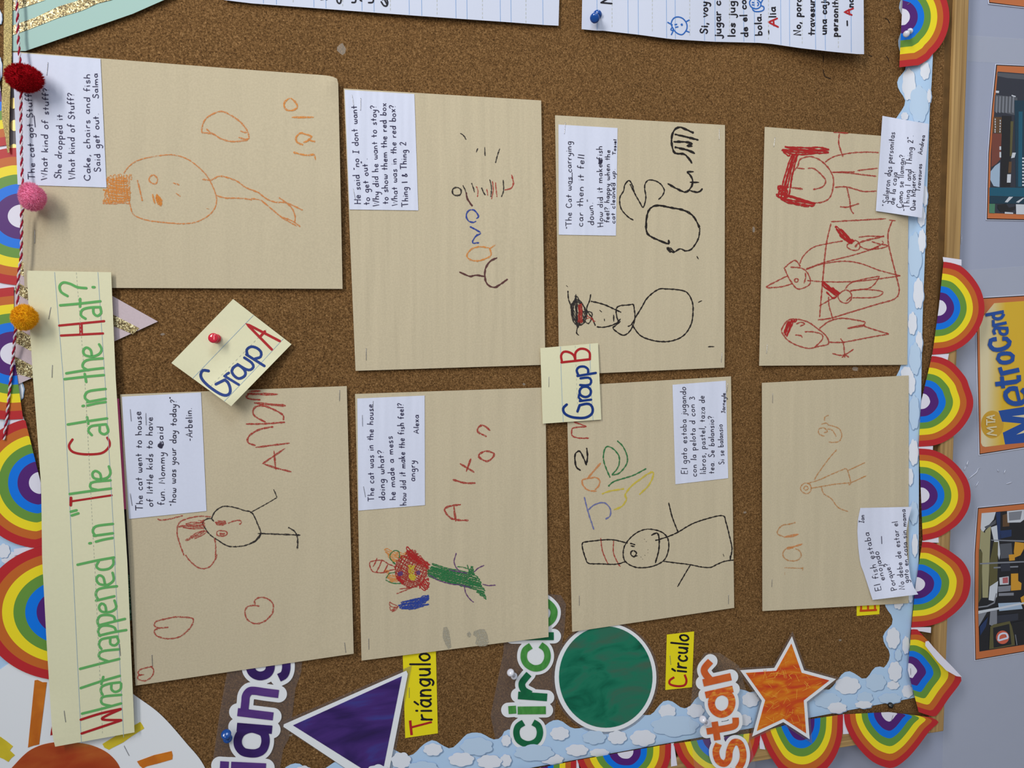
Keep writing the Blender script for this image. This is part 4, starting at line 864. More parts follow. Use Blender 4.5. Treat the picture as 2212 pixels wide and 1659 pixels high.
P6, Q6 = paper([(767, 851), (1178, 837), (1185, 1376), (781, 1427)], 0.0032, hp(0.0010, 13.0769, 5, 0, [(1185, 1376, .005, 160)]), 'tan sheet with a red scribbled head on a green body and a blue fish')
cray(P6, 'crayon_lettering', RED_, Q6, [('g', 3.8, '1800,1145 1700,1160 1660,1190 1700,1250 1755,1275 1865,1280;-1740,1155 1755,1290;1730,932 1830,960 1925,962;-1790,795 1915,870;-1885,752 1845,865;o1950,730 2010,690 2080,710 2060,755 2010,775;2020,565 1950,530 1942,500 1975,468 2010,480 2050,515')])
cray(P6, 'orange_shading', ORG2, Q6, [('F', 2.2, hatch('F', '450,150 520,170 560,210 640,200 650,330 580,350 520,290 470,210', 25, 18, 8, 6)), ('F', 2.0, hatch('F', '650,210 760,210 740,290 660,280', 20, 22, 8, 4)), ('F', 2.2, hatch('F', '480,540 560,510 620,540 620,620 540,620', 15, 16, 6, 4)), ('F', 2.2, hatch('F', '455,440 510,480 500,510 460,480', 20, 14, 4, 2))])
cray(P6, 'red_scribble', RED_, Q6, [('F', 2.4, 'o247,350 300,330 380,320 440,330 500,370 570,400 600,440 520,460 450,490 360,490 290,475 255,420;350,290 320,360 290,410;415,310 390,380 335,490;500,375 470,430 435,495'),
    ('F', 1.9, hatch('F', '640,300 700,280 760,200 850,180 960,300 1050,390 1050,500 1000,600 900,680 800,700 700,640 620,560 600,450', 30, 20, 14, 8)), ('F', 1.9, hatch('F', '640,300 700,280 760,200 850,180 960,300 1050,390 1050,500 1000,600 900,680 800,700 700,640 620,560 600,450', 115, 24, 16, 8)),
    ('F', 2.0, 'o640,360 740,270 880,250 1000,350 1030,480 980,600 860,690 720,660 620,560 600,450;o700,400 800,340 920,360 980,460 930,580 820,620 720,570 690,480'), ('F', 2.2, '615,782 700,750 820,700 900,660;655,715 760,705 850,690')])
cray(P6, 'heavy_red_scribble', REDH, Q6, [('F', 2.6, hatch('F', '765,140 860,200 960,300 1080,370 1040,420 900,340 800,300 760,230', 40, 17, 8, 6)), ('F', 2.4, hatch('F', '640,520 720,600 700,650 620,590', 60, 15, 6, 4)), ('F', 2.0, hatch('F', '930,640 1060,560 1065,680 1000,745 940,700', 50, 18, 8, 4))])
cray(P6, 'green_crayon_body', GRN, Q6, [('F', 2.3, hatch('F', '1070,460 1115,370 1200,430 1340,450 1590,510 1660,400 1680,510 1750,600 1800,700 1850,860 1740,760 1640,690 1500,650 1380,640 1230,590 1130,560 1060,540', 14, 14, 8, 4)),
    ('F', 1.8, hatch('F', '1070,460 1200,430 1590,510 1750,600 1640,690 1380,640 1130,560', -30, 26, 10, 4)), ('F', 2.0, '1590,380 1620,480 1660,560;1640,400 1670,440 1680,520;560,350 600,372 530,300 535,230 600,185 650,210 655,290;470,570 520,500 600,490;465,590 560,635 680,640;1450,410 1530,415 1600,440')])
cray(P6, 'purple_outline', PUR, Q6, [('F', 2.2, '1340,450 1450,475 1590,500;1060,520 1130,560 1200,600 1380,650 1500,660 1640,700;1440,220 1410,330 1430,410 1485,470;1685,485 1740,430 1825,390;1800,650 1880,668 1980,662;1550,680 1570,770 1620,850 1680,900;o640,500 690,480 690,520 650,530;o890,490 930,470 930,510'), ('F', 1.8, hatch('F', '635,490 690,470 700,520 650,535', 20, 10, 4)), ('F', 1.8, hatch('F', '885,480 930,470 940,510 900,520', 20, 10, 4))])
cray(P6, 'yellow_spots', YLW, Q6, [('F', 3.2, hatch('F', '790,530 850,515 885,550 860,595 800,580', 15, 12, 4)), ('F', 2.6, hatch('F', '780,400 860,390 870,430 790,430', 20, 14, 4)), ('F', 1.8, hatch('F', '780,440 860,440 840,520 780,500', 70, 20, 8))])
cray(P6, 'blue_crayon_fish', BLU, Q6, [('F', 2.4, hatch('F', '640,950 720,880 850,860 1050,800 1060,860 1000,900 1065,930 960,970 860,990 700,990', -8, 14, 8, 4)), ('F', 2.0, hatch('F', '640,950 850,860 1050,800 1060,860 860,990 700,990', -50, 24, 8, 4))])
cray(P6, 'maroon_tail', MAR, Q6, [('F', 2.2, '630,950 560,920 520,900 530,950 600,970 640,955 580,1000 555,1030 610,1000 630,960;520,960 540,1010 600,960')])
plate('grey_smudge', T('F', '1260,1245 1310,1235 1340,1300 1360,1420 1370,1520 1330,1545 1290,1480 1250,1380'), SMU, Surf(Q6.base + 0.00022, Q6.H), th=0.00001, parent=P6)
plate('grey_smudge', T('F', '1680,1300 1760,1270 1830,1270 1870,1350 1890,1450 1860,1500 1760,1510 1700,1470 1720,1380 1670,1350'), SMU, Surf(Q6.base + 0.00022, Q6.H), th=0.00001, parent=P6)
plate('grey_smudge', T('F', '1585,1330 1620,1300 1645,1340 1630,1385 1595,1375'), SMU, Surf(Q6.base + 0.00022, Q6.H), th=0.00001, parent=P6)
N6, M6 = note('note about the mess in the house and the fish', Q6, T('g', '915,240 1490,215 1493,1150 925,1197'))
note_text(N6, 'handwriting', PEN, M6, 'g', [('The cat was in the house.', '1058,1115', '1050,270', 28), ('doing what?', '1152,1110', '1140,680', 28), ('he made a mess', '1243,1105', '1215,560', 28), ('how did it make the fish feel?', '1335,1150', '1308,280', 27),
    ('angry', '1410,945', '1408,770', 27), ('Alexa', '1440,540', '1440,380', 24)])
stn(N6, M6, [('g', '985,1080 968,990'), ('g', '960,475 958,382'), ('g', '1047,340 1051,262')]); stn(P6, Q6, [('h', '928,733 927,648')])

P7, Q7 = paper([(1224, 834), (1579, 813), (1586, 1313), (1236, 1365)], 0.0032, hp(0.0008, 11.5385, 7, 0, [(1236, 1365, .003, 100)]), 'tan sheet with a black crayon figure in a tall hat and coloured letters')
cray(P7, 'crayon_lettering', RED_, Q7, [('k', 3.0, '720,578 640,578 580,560 572,520 590,490 700,480;-700,478 590,440'), ('k', 2.4, '820,1430 835,1540 880,1650;930,1455 930,1560 970,1650 990,1675')])
cray(P7, 'black_crayon_drawing', BLK, Q7, [('k', 3.2, '650,855 610,820 600,730 620,695 650,700 700,810;695,810 708,740 700,660'),
    ('k', 2.6, '1050,1475 950,1450 870,1445 700,1462 665,1475 665,1520 690,1600 716,1646 809,1651 951,1654 1038,1629;o1220,1355 1120,1390 1040,1470 1012,1550 1030,1630 1120,1680 1250,1675 1360,1620 1400,1520 1390,1430 1330,1375'),
    ('k', 2.8, '1070,1475 1090,1480 1115,1490;-1075,1495 1110,1505;o1100,1538 1125,1560 1105,1590 1080,1575 1078,1550;1100,1590 1135,1580'), ('k', 3.0, '1250,1408 1305,1390 1320,1470 1310,1560 1285,1645'),
    ('k', 2.6, '1285,1452 1390,1420 1480,1380 1600,1310 1730,1265 1860,1240 1890,1300 1920,1420 1940,1520 1925,1615;1400,1128 1430,1250 1480,1380'), ('l', 2.4, '1240,45 1320,55 1450,72 1540,90 1610,92 1660,68 1720,45 1788,35;1450,75 1405,150 1350,245;-1760,0 1762,35')])
cray(P7, 'freckles', BLKT, Q7, [('k', 1.8, '-1160,1590 1166,1594;-1195,1575 1200,1580;-1220,1555 1225,1560;-1190,1440 1197,1443;-1205,1460 1212,1462;-1175,1610 1180,1612;-1220,1530 1226,1532;-1865,1565 1872,1590')])
cray(P7, 'orange_letter', ORG, Q7, [('k', 3.2, '785,1030 720,1025 675,990 662,940 700,925 780,915 812,945 800,990 770,1020'), ('k', 4.2, '-705,925 820,790')])
cray(P7, 'green_letter', GRN, Q7, [('k', 2.8, '900,915 850,790 845,710 870,652 920,665 970,720 980,780 960,840 915,890;915,893 980,875 1040,800 1045,730 1010,650 960,600;885,990 930,950 1020,920 1100,895 1210,838')])
cray(P7, 'yellow_letter', YLW, Q7, [('k', 3.6, '830,1055 900,1030 1020,1010;1150,1060 1230,980 1270,890 1250,870 1170,920 1080,990 1030,1060 1040,1100 1000,1160 930,1190')])
cray(P7, 'blue_letter', BLU2, Q7, [('k', 2.8, '680,1080 710,1200 762,1360;715,1190 770,1145 850,1130 900,1180 900,1240 860,1270')])
N7, M7 = note('note about playing with a ball, books and a cake', Q7, T('k', '1433,123 1888,88 1908,920 1458,972'))
note_text(N7, 'handwriting', INK, M7, 'k', [('El gato estaba jugando', '1560,885', '1545,140', 26), ('con la pelota d con 3', '1640,905', '1620,225', 25), ('libros, pastel, taza de', '1718,885', '1705,215', 25), ('tea. Se balansio?', '1790,880', '1785,385', 25),
    ('Si se balansio', '1875,800', '1860,460', 23), ('Jarneyle.', '1882,365', '1886,180', 17)], wd=1.6)
stn(P7, Q7, [('l', '583,390 583,312'), ('l', '1748,378 1748,308'), ('k', '1895,185 1905,110')])

H8 = hp(0.0008, 11.5385, 8, 0)
P8, Q8 = paper([(1646, 827), (1963, 811), (1963, 1303), (1647, 1320)], 0.0032, H8, 'tan sheet with a faint orange stick figure and pale orange letters')
cray(P8, 'orange_crayon_drawing', ORGF, Q8, [('p', 2.0, '-195,95 340,100;-200,130 200,150;-340,85 340,120'), ('o', 2.6, '300,1490 340,1510 350,1550 320,1585 250,1590 205,1560 200,1520 240,1480 285,1485;205,1390 150,1360 185,1300 250,1285 305,1272'),
    ('o', 2.3, 'o390,942 425,955 435,990 420,1020 390,1030 360,1015 345,985 360,955;o390,965 410,985 390,1000 372,985;430,985 520,970 640,950 760,940;400,945 500,915 600,870 720,820;720,820 740,840 765,940 745,955;-740,838 885,770;-765,940 895,880;460,915 500,850 580,740 650,660;520,970 540,1030 600,1070 660,1145 745,1180'),
    ('o', 2.3, '580,597 620,602 670,590 690,540 670,490 630,470 580,455;545,550 500,530 500,490 540,480 570,510 540,520;570,490 610,500 645,555;545,420 550,390 580,375;520,450 560,440 580,460')])
cray(P8, 'orange_crayon_letters', ORG, Q8, [('o', 4.5, '-232,1492 362,1450;-205,1395 330,1370')])
HN8 = lambda x, y: H8(x, y) + 0.010 * sstep((x - 1880) / 110) + 0.010 * sstep((y - 1170) / 130) * sstep((x - 1860) / 120)
N8, M8 = note('curling note about the angry fish, sticking out over the cloud border', None, [(1640 + 845 / 3.8671, 800 + 1150 / 3.8671), (1640 + 1275 / 3.8671, 800 + 1140 / 3.8671), (1983.5, 1284), (1885, 1296)], H=HN8, base=0.0042,
              left=T('o', '825,1250 820,1350 828,1480 840,1580') + T('p', '795,80 815,130'), right=T('o', '1245,1250 1228,1350 1225,1450 1235,1550') + T('p', '1165,60 1180,170 1205,245'))
note_text(N8, 'handwriting', INK, M8, 'o', [('Ian', '875,1275', '877,1208', 20), ('El fish estaba', '1020,1836', '918,1350', 27), ('enojado', '1050,1752', '998,1510', 25), ('Porque?', '1150,1832', '1083,1605', 25), ('No debe de estar el', '1215,1830', '1155,1260', 24), ('gato en casa sin mama', '1250,1775', '1222,1160', 23)],
          extra=[('o', 1.4, '-1025,1450 1022,1385')], wd=1.5)
stn(P8, Q8, [('o', '112,272 112,195')]); staple(P8, Q8, 'p', '100,188 98,245')

# ---------------------------------------------------------------- large chart sheets at the top
SA = Surf(0.0035, lambda x, y: 0.0012 * (1 + math.sin(x / 120)))
chA = sheet('chart_paper', [(470, -220), (1214, -220), (1206.5, 55.5), (484, 0)], CHART, SA, label='lined white chart sheet cut off at the top edge, without a pin', cat='chart', bottom=[(540, 7), (700, 19), (900, 34), (1100, 48), (1190, 55)])
mark(chA, 'ruled_lines', RULE2, SA, [('P', 0.9, ';'.join('-%f,-200 %f,%f' % (x, x + 3, 5 + (x - 540) * .077) for x in (566, 594, 675, 701, 779, 805, 881, 908, 982, 1006, 1078, 1101, 1170)))])
mark(chA, 'dashed_lines', DASH, SA, [('P', 0.9, ';'.join('-%f,%f %f,%f' % (x, yy, x, yy + 5) for x in (633, 740, 843, 944, 1042, 1136) for yy in range(-100, int(5 + (x - 540) * .077) - 4, 9)))])
mark(chA, 'marker_writing', MARKK, SA, [('e', 3.4, '735,-60 745,15 770,25 780,-20;870,20 900,15 900,-40;1012,22 1050,15 1050,-40;1120,15 1140,45 1165,50 1175,20 1160,-10 1130,-5;-605,-5 625,-8;-650,-5 662,-10;-940,0 952,8;1150,0 1170,40')], caps=True)
HB = lambda x, y: 0.0018 * (1 + math.sin(x / 55)) + 0.010 * sstep((x - 1560) / 300) * sstep((y + 150) / 250)
SB = Surf(0.0040, HB)
chB = sheet('chart_paper', [(1262, -220), (1864, -220), (1866.5, 117), (1256.5, 63)], CHART, SB, label='lined white chart sheet with black and red writing and a blue pin', cat='chart', n=40, bottom=[(1288, 66), (1300, 66), (1380, 75), (1450, 84.5), (1540, 90), (1640, 92.5), (1668, 95), (1730, 104), (1800, 112), (1855, 117)])
mark(chB, 'ruled_lines', RULE2, SB, [('P', 0.9, ';'.join('-%f,-200 %f,%f' % (x - 1, x + 1, ye) for x, ye in ((1289, 64), (1356, 72), (1378, 74), (1439, 82), (1458, 84), (1521, 88), (1544, 89), (1606, 90), (1629, 91), (1686, 96), (1705, 99), (1761, 106), (1782, 108), (1838, 113))))])
mark(chB, 'dashed_lines', DASH, SB, [('P', 0.9, ';'.join('-%f,%f %f,%f' % (x, yy, x, yy + 5) for x, ye in ((1322, 60), (1409, 68), (1490, 76), (1576, 80), (1660, 84), (1733, 93), (1811, 102)) for yy in range(-100, ye, 9)))])
v = []; f = []
for s, a, b, h in (('Si, voy', '443,365', '447,20', 40), ('jugar c', '590,405', '585,10', 38), ('los jug', '742,400', '740,10', 38), ('de el co', '885,400', '860,-5', 38), ('bola.', '1035,385', '1025,150', 36), ('-', '1130,370', '1128,325', 30), ('lia', '1185,190', '1180,75', 36),
                   ('No, porq', '1455,385', '1460,-25', 38), ('travesur', '1605,380', '1605,-5', 36), ('una caja', '1735,375', '1738,-40', 36), ('personita', '1855,398', '1862,-40', 34), ('-', '1985,285', '1983,220', 30), ('nd', '2025,80', '2025,-20', 36)):
    text(v, f, 'S', SB, s, a, b, h, 3.0, caps=True, jit=0.03)
strokes(v, f, 'S', '-570,-60 700,-60', 3, SB); strokes(v, f, 'i', '-823,22 915,30;823,22 915,-30', 3.4, SB, caps=True)
make('marker_writing', v, f, MARKK, chB)
mark(chB, 'red_capitals', MARKR, SB, [('S', 3.8, '-1210,292 1105,240 1200,200;-1165,275 1160,220;-2010,162 1930,130 2025,92;-1985,155 1980,105')], caps=True, label='red marker capital letters')
mark(chB, 'blue_doodle', MARKBL, SB, [('S', 2.6, 'o120,183 175,200 215,250 220,310 185,365 150,375 100,350 65,300 50,250 75,200;-8,240 65,272;-210,235 250,215;-210,335 250,350;50,380 75,320 60,300;-85,268 115,262;-92,296 128,290;o60,300 45,320 62,330 75,315'), ('S', 5.0, '-160,266 172,270;-158,274 170,262'),
    ('S', 2.6, 'o900,30 920,-10 960,-20 1020,30 1015,75 970,95 920,75;-925,25 950,28;-925,50 955,55;985,20 1000,45 985,65;930,90 950,120 1000,125 1050,110 1055,75 1020,60;1020,40 1045,-5')], label='blue marker doodles')

# ---------------------------------------------------------------- pennants, ribbon
def multi(parent, name, items, S, up0=0.0004, **kw):
    """several flat printed areas, each a hair above the one before"""
    v = []; f = []; mi = []; ms = []
    for i, (pts, mt) in enumerate(items):
        if mt not in ms: ms.append(mt)
        fr = [S.at(x, y, up0 + i * 1.2e-5) for x, y in pts]; k = len(v); v += fr
        for t in tessellate_polygon([[Vector((p.x, p.z, 0)) for p in fr]]):
            a, b, c = t
            if (fr[b] - fr[a]).cross(fr[c] - fr[a]).y > 0: a, c = c, a
            f.append((k + a, k + b, k + c)); mi.append(ms.index(mt))
    return make(name, v, f, ms, parent, midx=mi, **kw)
GLIT = glitter_material('gold_glitter', (70, 56, 30), (150, 132, 88), (235, 222, 180)); GOLDR = glitter_material('gold_ribbon', (84, 72, 30), (118, 104, 52), (168, 152, 96), 2400)
MINT = mat('mint_card', (160, 191, 186), rough=0.7); PINKC = mat('pale_pink_card', (192, 176, 184), rough=0.7, var=0.03, vscale=500); GREYC = mat('grey_card', (112, 106, 110), rough=0.7)
DOT = mat('gold_dot', (190, 168, 110), rough=0.35, metal=0.4)
Sp = Surf(0.0046)
pen = plate('pennant', [(26, -60), (480, -60), (354, 0), (286, 30), (55, 110), (27, 110)], MINT, Sp, label='mint green pennant with gold glitter stripes in the top left corner', cat='pennant')
for s in ('103,300 240,253 500,150 700,90 830,30 950,0 1100,-60 780,-60 650,10 500,55 300,150 103,218', '103,92 240,50 385,0 300,-120 103,-120'): multi(pen, 'glitter_stripe', [(T('a', s), GLIT)], Sp)
Sp2 = Surf(0.0024)
pen2 = plate('pennant', [(48, 530), (341, 694.5), (252, 735), (30, 834), (26, 760), (30, 640)], PINKC, Sp2, label='pale pink pennant with gold glitter stripes, its tip showing right of the title strip', cat='pennant')
for s in ([(44, 560), (243, 679), (301, 709), (287, 722), (243, 703), (38, 590)], [(34, 608), (60, 622), (60, 648), (32, 633)], [(24, 702), (70, 728), (70, 760), (28, 738)], [(28, 768), (74, 792), (74, 818), (31, 806)]): multi(pen2, 'glitter_stripe', [(s, GLIT)], Sp2)
Sp3 = Surf(0.0026)
pen3 = plate('pennant', [(21, 180), (60, 180), (60, 400), (40, 400), (28, 345), (20, 300)], GREYC, Sp3, label='dark grey pennant with gold dots, its edge showing below the red pompom', cat='pennant')
multi(pen3, 'gold_dots', [(ell(28, 223, 8, 12, 20), DOT), (ell(31, 271, 10, 12, 20), DOT), (ell(30, 323, 11, 12, 20), DOT), (ell(35, 370, 10, 14, 20), DOT)], Sp3)
Sr = Surf(0.0060)
rib = sheet('gold_ribbon', [(10, -40), (27, -40), (20, 330), (16, 330)], GOLDR, Sr, label='narrow gold ribbon in the top left corner, left of the mint pennant', cat='ribbon', n=3, mm=20, left=[(8, 60), (8, 125), (4, 200), (3, 250), (12, 300)], right=[(26, 60), (25, 130), (22, 200), (20, 260)])
for (lb_, m_, pts) in (('narrow pink card edge between the title strip and the hearts sheet', mat('hot_pink_card', (222, 96, 150), rough=0.5), [(240, 861), (257, 861), (274, 1100), (250, 1100)]),
                       ('narrow black card edge right of the title strip, just below the pink edge', mat('black_card', (30, 28, 34), rough=0.5), [(240, 1101), (271, 1101), (282, 1240), (250, 1240)]),
                       ('narrow dark green glitter card edge right of the title strip', glitter_material('green_glitter', (20, 60, 45), (50, 100, 80), (130, 170, 150)), [(240, 1241), (279, 1241), (284, 1340), (250, 1340)])):
    plate('hidden_card', pts, m_, Surf(0.0026), label=lb_, cat='card')

# ---------------------------------------------------------------- title strip and group cards
HS = lambda x, y: 0.0012 * (1 + math.sin(y / 150)) + 0.004 * sstep((y - 1480) / 140) * sstep((200 - x) / 120)
St = Surf(0.0082, HS)
tstrip = sheet('sentence_strip', [(57.5, 584.5), (240, 588), (290.5, 1582), (119, 1613)], TAG, St, label='long cream title strip lettered in green and red', cat='sign', n=8, mm=60,
               right=[(250, 820), (275, 1215)], left=[(64, 704), (71, 813), (80, 930), (89, 1053), (91, 1205), (101, 1394), (113, 1587)])
mark(tstrip, 'ruled_lines', RULE, St, [('b', 1.0, '465,742 540,1659'), ('b', 1.0, '835,742 895,1659'), ('c', 1.0, '540,78 620,1659'), ('c', 1.0, '895,78 985,1659'), ('d', 1.0, '567,55 635,1462'), ('d', 1.0, '895,55 965,1420')])
mark(tstrip, 'dashed_line', DASH, St, [(t, 1.0, ';'.join('-%f,%f %f,%f' % (x0 + (x1 - x0) * (y - y0) / (y1 - y0), y, x0 + (x1 - x0) * (y + 16 - y0) / (y1 - y0), y + 16) for y in range(y0, y1, 32))) for t, x0, y0, x1, y1 in (('b', 650, 745, 722, 1659), ('c', 722, 82, 806, 1659), ('d', 738, 60, 800, 1400))])
letters(tstrip, MARKG, St, [('d', 5.4, '640,1235 800,1195 945,1155;870,1175 800,1158 790,1120 820,1100 945,1088;800,1085 787,1060 795,1025 850,1002 935,990;870,1005 870,1045 900,1065 940,1045 945,1000;630,1035 780,985 935,940;-790,1003 806,948'),
    ('d', 5.4, '625,885 780,845 930,808;850,828 780,800 775,765 810,745 930,732;790,728 772,700 785,660 830,645 915,632;860,650 862,690 895,702 925,675 915,640;985,582 880,600 775,625;780,628 765,590 790,552 850,548 895,565 905,595;975,495 870,520 770,545;770,548 760,510 785,470 850,465 890,480 895,510'),
    ('d', 5.4, '828,432 820,390 792,375 772,405 795,438 860,440 905,412 903,380 893,352;-892,318 750,352;770,348 748,310 760,270 810,252 912,240;818,218 805,170 772,155 752,185 775,222 840,228 885,195 885,160 878,135;605,72 750,40 890,15;770,45 752,85 785,110 850,102 885,65 880,20'),
    ('c', 5.4, '960,1430 880,1445 818,1462;-762,1476 775,1474;-962,1390 800,1412;815,1412 792,1380 800,1345 840,1325 962,1310;-612,1238 668,1220;-603,1206 652,1194'),
    ('c', 5.4, '595,1055 770,1030 945,1008;830,1020 775,1005 770,972 800,952 942,938;862,928 852,880 812,858 788,880 800,918 860,930 920,912 942,875 935,840 928,820;782,552 752,515 775,478 850,465 905,460;850,480 852,525 888,545 922,522 912,475;578,462 740,435 912,410;-742,400 752,455'),
    ('c', 5.4, '900,270 820,282 745,300;-704,304 715,302;-900,242 745,270;765,268 725,238 730,200 770,175 900,158;550,75 720,55 885,40;-722,30 735,98;565,25 720,0 880,-20;750,-2 705,-30 715,-70 760,-92 875,-102'),
    ('b', 5.4, '782,1450 772,1405 735,1385 710,1410 722,1448 785,1462 845,1440 866,1400 845,1358;728,1138 690,1110 700,1065 760,1045 855,1040;795,1050 798,1092 830,1115 862,1090 855,1045;513,1025 680,1010 855,990;-683,970 682,1035;575,945 520,910 508,860 540,830 600,842 660,870 735,878;-790,870 805,870')], [[2, 2, 2], [2, 2, 2, 2], [1, 2, 1, 2], [2, 2, 2], [2, 1, 2, 2], [2, 2, 2, 2], [1, 2, 2, 2]], caps=True)
for st_ in ([('d', 5.2, '-637,1390 945,1287;945,1285 795,1275 942,1200;942,1198 780,1235 630,1282')], [('c', 6.0, '-603,1150 605,1088'), ('c', 4.4, '-620,1116 952,1066')], [('c', 5.2, '618,590 588,645 620,695 720,716 860,708 925,660 935,615 915,575')],
            [('b', 5.0, '-505,1198 888,1160;-520,1283 878,1265'), ('b', 7.6, '-690,1188 692,1268')]): mark(tstrip, 'letter', MARKR, St, st_, caps=True, label='red capital letter')
stn(tstrip, St, [('b', '415,1142 432,1040'), ('b', '443,1640 446,1535'), ('d', '940,782 932,690'), ('d', '512,1300 500,1212')])

HG = lambda x, y: 0.0004 + 0.012 * sstep((x + y - 1215) / 150) * sstep((y - 760) / 110) + 0.0035 * sstep((y - 690) / 120)
Sg = Surf(0.0045, HG)
ga = sheet('group_card', T('G', '435,727 962,182 1460,567 945,1096'), TAG, Sg, label='tilted cream card reading Group A with a red pin', cat='sign')
mark(ga, 'ruled_lines', RULE, Sg, [('G', 1.0, '615,860 875,590 1135,320;885,1055 1140,790 1390,520')]); mark(ga, 'dashed_line', DASH, Sg, [('G', 1.0, ';'.join('-%f,%f %f,%f' % (770 + 490 * t, 925 - 500 * t, 770 + 490 * (t + .03), 925 - 500 * (t + .03)) for t in [i / 16 for i in range(16)]))])
letters(ga, MARKB, Sg, [('G', 6.2, '752,795 705,790 685,825 700,870 760,930 850,990 905,1003 935,980 935,935 915,890 890,872;-892,870 815,908'), ('G', 5.6, '-888,838 1010,912;905,850 898,830 925,812'), ('G', 6.0, 'o960,770 1005,745 1060,790 1062,835 1010,860 965,830 950,795'),
    ('G', 5.8, '1058,682 1120,725 1135,760 1110,785 1070,780 1000,738;-1075,655 1228,752;1085,660 1078,615 1115,588 1165,600 1200,635 1195,675 1150,690')], [[2], [2], [1], [1, 2]], caps=True)
mark(ga, 'red_capital', MARKR, Sg, [('G', 5.6, '-1292,612 1075,392 1360,540;-1188,508 1232,458')], caps=True, label='red capital letter')

Sgb = Surf(0.0062, lambda x, y: 0.0006 * (1 + math.sin(y / 40)))
gb = sheet('group_card', T('k', '305,-190 797,-233 825,420 325,455'), TAG, Sgb, label='cream card reading Group B overlapping three tan sheets', cat='sign')
mark(gb, 'ruled_lines', RULE, Sgb, [('k', 1.0, '477,-203 485,100 500,440;727,-225 735,100 755,425')]); mark(gb, 'dashed_line', DASH, Sgb, [('k', 1.0, ';'.join('-%f,%f %f,%f' % (602 + 25 * t, -210 + 640 * t, 602 + 25 * t + 1, -192 + 640 * t) for t in [i / 16 for i in range(16)]))])
letters(gb, MARKB, Sgb, [('k', 5.6, '530,292 500,325 515,370 580,400 680,405 740,375 752,330 735,295 700,285 640,298;-640,300 622,350'), ('k', 5.0, '-642,262 738,250;660,258 632,230 640,200'), ('k', 5.4, 'o640,175 660,145 705,140 735,170 728,210 690,228 648,210'),
    ('k', 5.2, '645,125 690,128 730,118 738,85 715,62 648,68;778,22 700,35 622,48;630,42 615,0 635,-28 680,-32 712,-8 712,28')], [[2], [2], [1], [1, 2]], caps=True)
mark(gb, 'red_capital', MARKR, Sgb, [('j', 5.0, '-485,1512 728,1485;490,1508 482,1455 505,1422 550,1425 590,1452 605,1498;603,1480 605,1430 640,1398 690,1400 725,1430 727,1485')], caps=True, label='red capital letter')
stn(gb, Sgb, [('k', '377,140 377,55')])

# ---------------------------------------------------------------- push pins
def pin(label, basepx, headpx, S, color, depth=0.0135, r=0.0052):
    a = S.at(*basepx, 0.0002); y1 = -(S.h(*basepx)) - depth; b = U(headpx[0], headpx[1], y1); ax = (b - a).normalized(); L = (b - a).length
    root = empty('push_pin', a, label, 'push pin')
    def lathe(nm, prof, m, k=20):
        v = []; f = []; q = ax.to_track_quat('Z', 'Y')
        for (rr, h) in prof:
            for j in range(k): t = 2 * math.pi * j / k; v.append(a + q @ Vector((rr * math.cos(t), rr * math.sin(t), h)))
        for i in range(len(prof) - 1):
            for j in range(k): j2 = (j + 1) % k; f.append((i * k + j, i * k + j2, (i + 1) * k + j2, (i + 1) * k + j))
        f.append(tuple(range(k - 1, -1, -1))); f.append(tuple((len(prof) - 1) * k + j for j in range(k))); return make(nm, v, f, m, root, smooth=True)
    lathe('needle', [(0.0005, -0.004), (0.0005, 0.002)], STEEL, 8)
    lathe('collar', [(r * .55, 0.0), (r * .9, 0.0004), (r * .92, 0.0014), (r * .6, 0.0022), (r * .48, 0.0028)], color)
    lathe('head', [(r * .48, 0.0028), (r * .5, L * .55), (r * .62, L * .72), (r * .95, L * .82), (r, L * .88), (r * .96, L * .95), (r * .6, L)], color)
PB = mat('blue_plastic', (10, 70, 150), rough=0.15, spec=0.5, coat=0.6); PR = mat('red_plastic', (200, 30, 55), rough=0.12, spec=0.5, coat=0.8); PWH = mat('white_plastic', (205, 205, 218), rough=0.2, spec=0.5, coat=0.4); PK = mat('black_plastic', (18, 20, 24), rough=0.3)
pin('glossy red push pin in the tilted card', (468, 731.5), (460, 730), Sg, PR, r=0.0052)
pin('blue push pin in the lined white chart sheet', (1291, 31), (1284, 40), SB, PB, depth=0.014, r=0.0056)
pin('blue push pin at the edge of the large purple word', (492, 1596), (488, 1585), Surf(0.003), PB, r=0.0052)
pin('white push pin beside the word circle', (1111, 1461), (1102, 1452), Surf(0.003), PWH, r=0.0044)
pin('white push pin in the lower end of the word star', (1527, 1562), (1517, 1553), Surf(0.010), PWH, depth=0.009, r=0.0046)
pin('white push pin in the cut rainbow piece at top right', (1966, 67), (1957, 74), Surf(0.0092), PWH, depth=0.012, r=0.0040)
pin('small black push pin where the two cloud borders meet at bottom right', (1924, 1525), (1924, 1523), Surf(0.0001), PK, depth=0.006, r=0.0036)

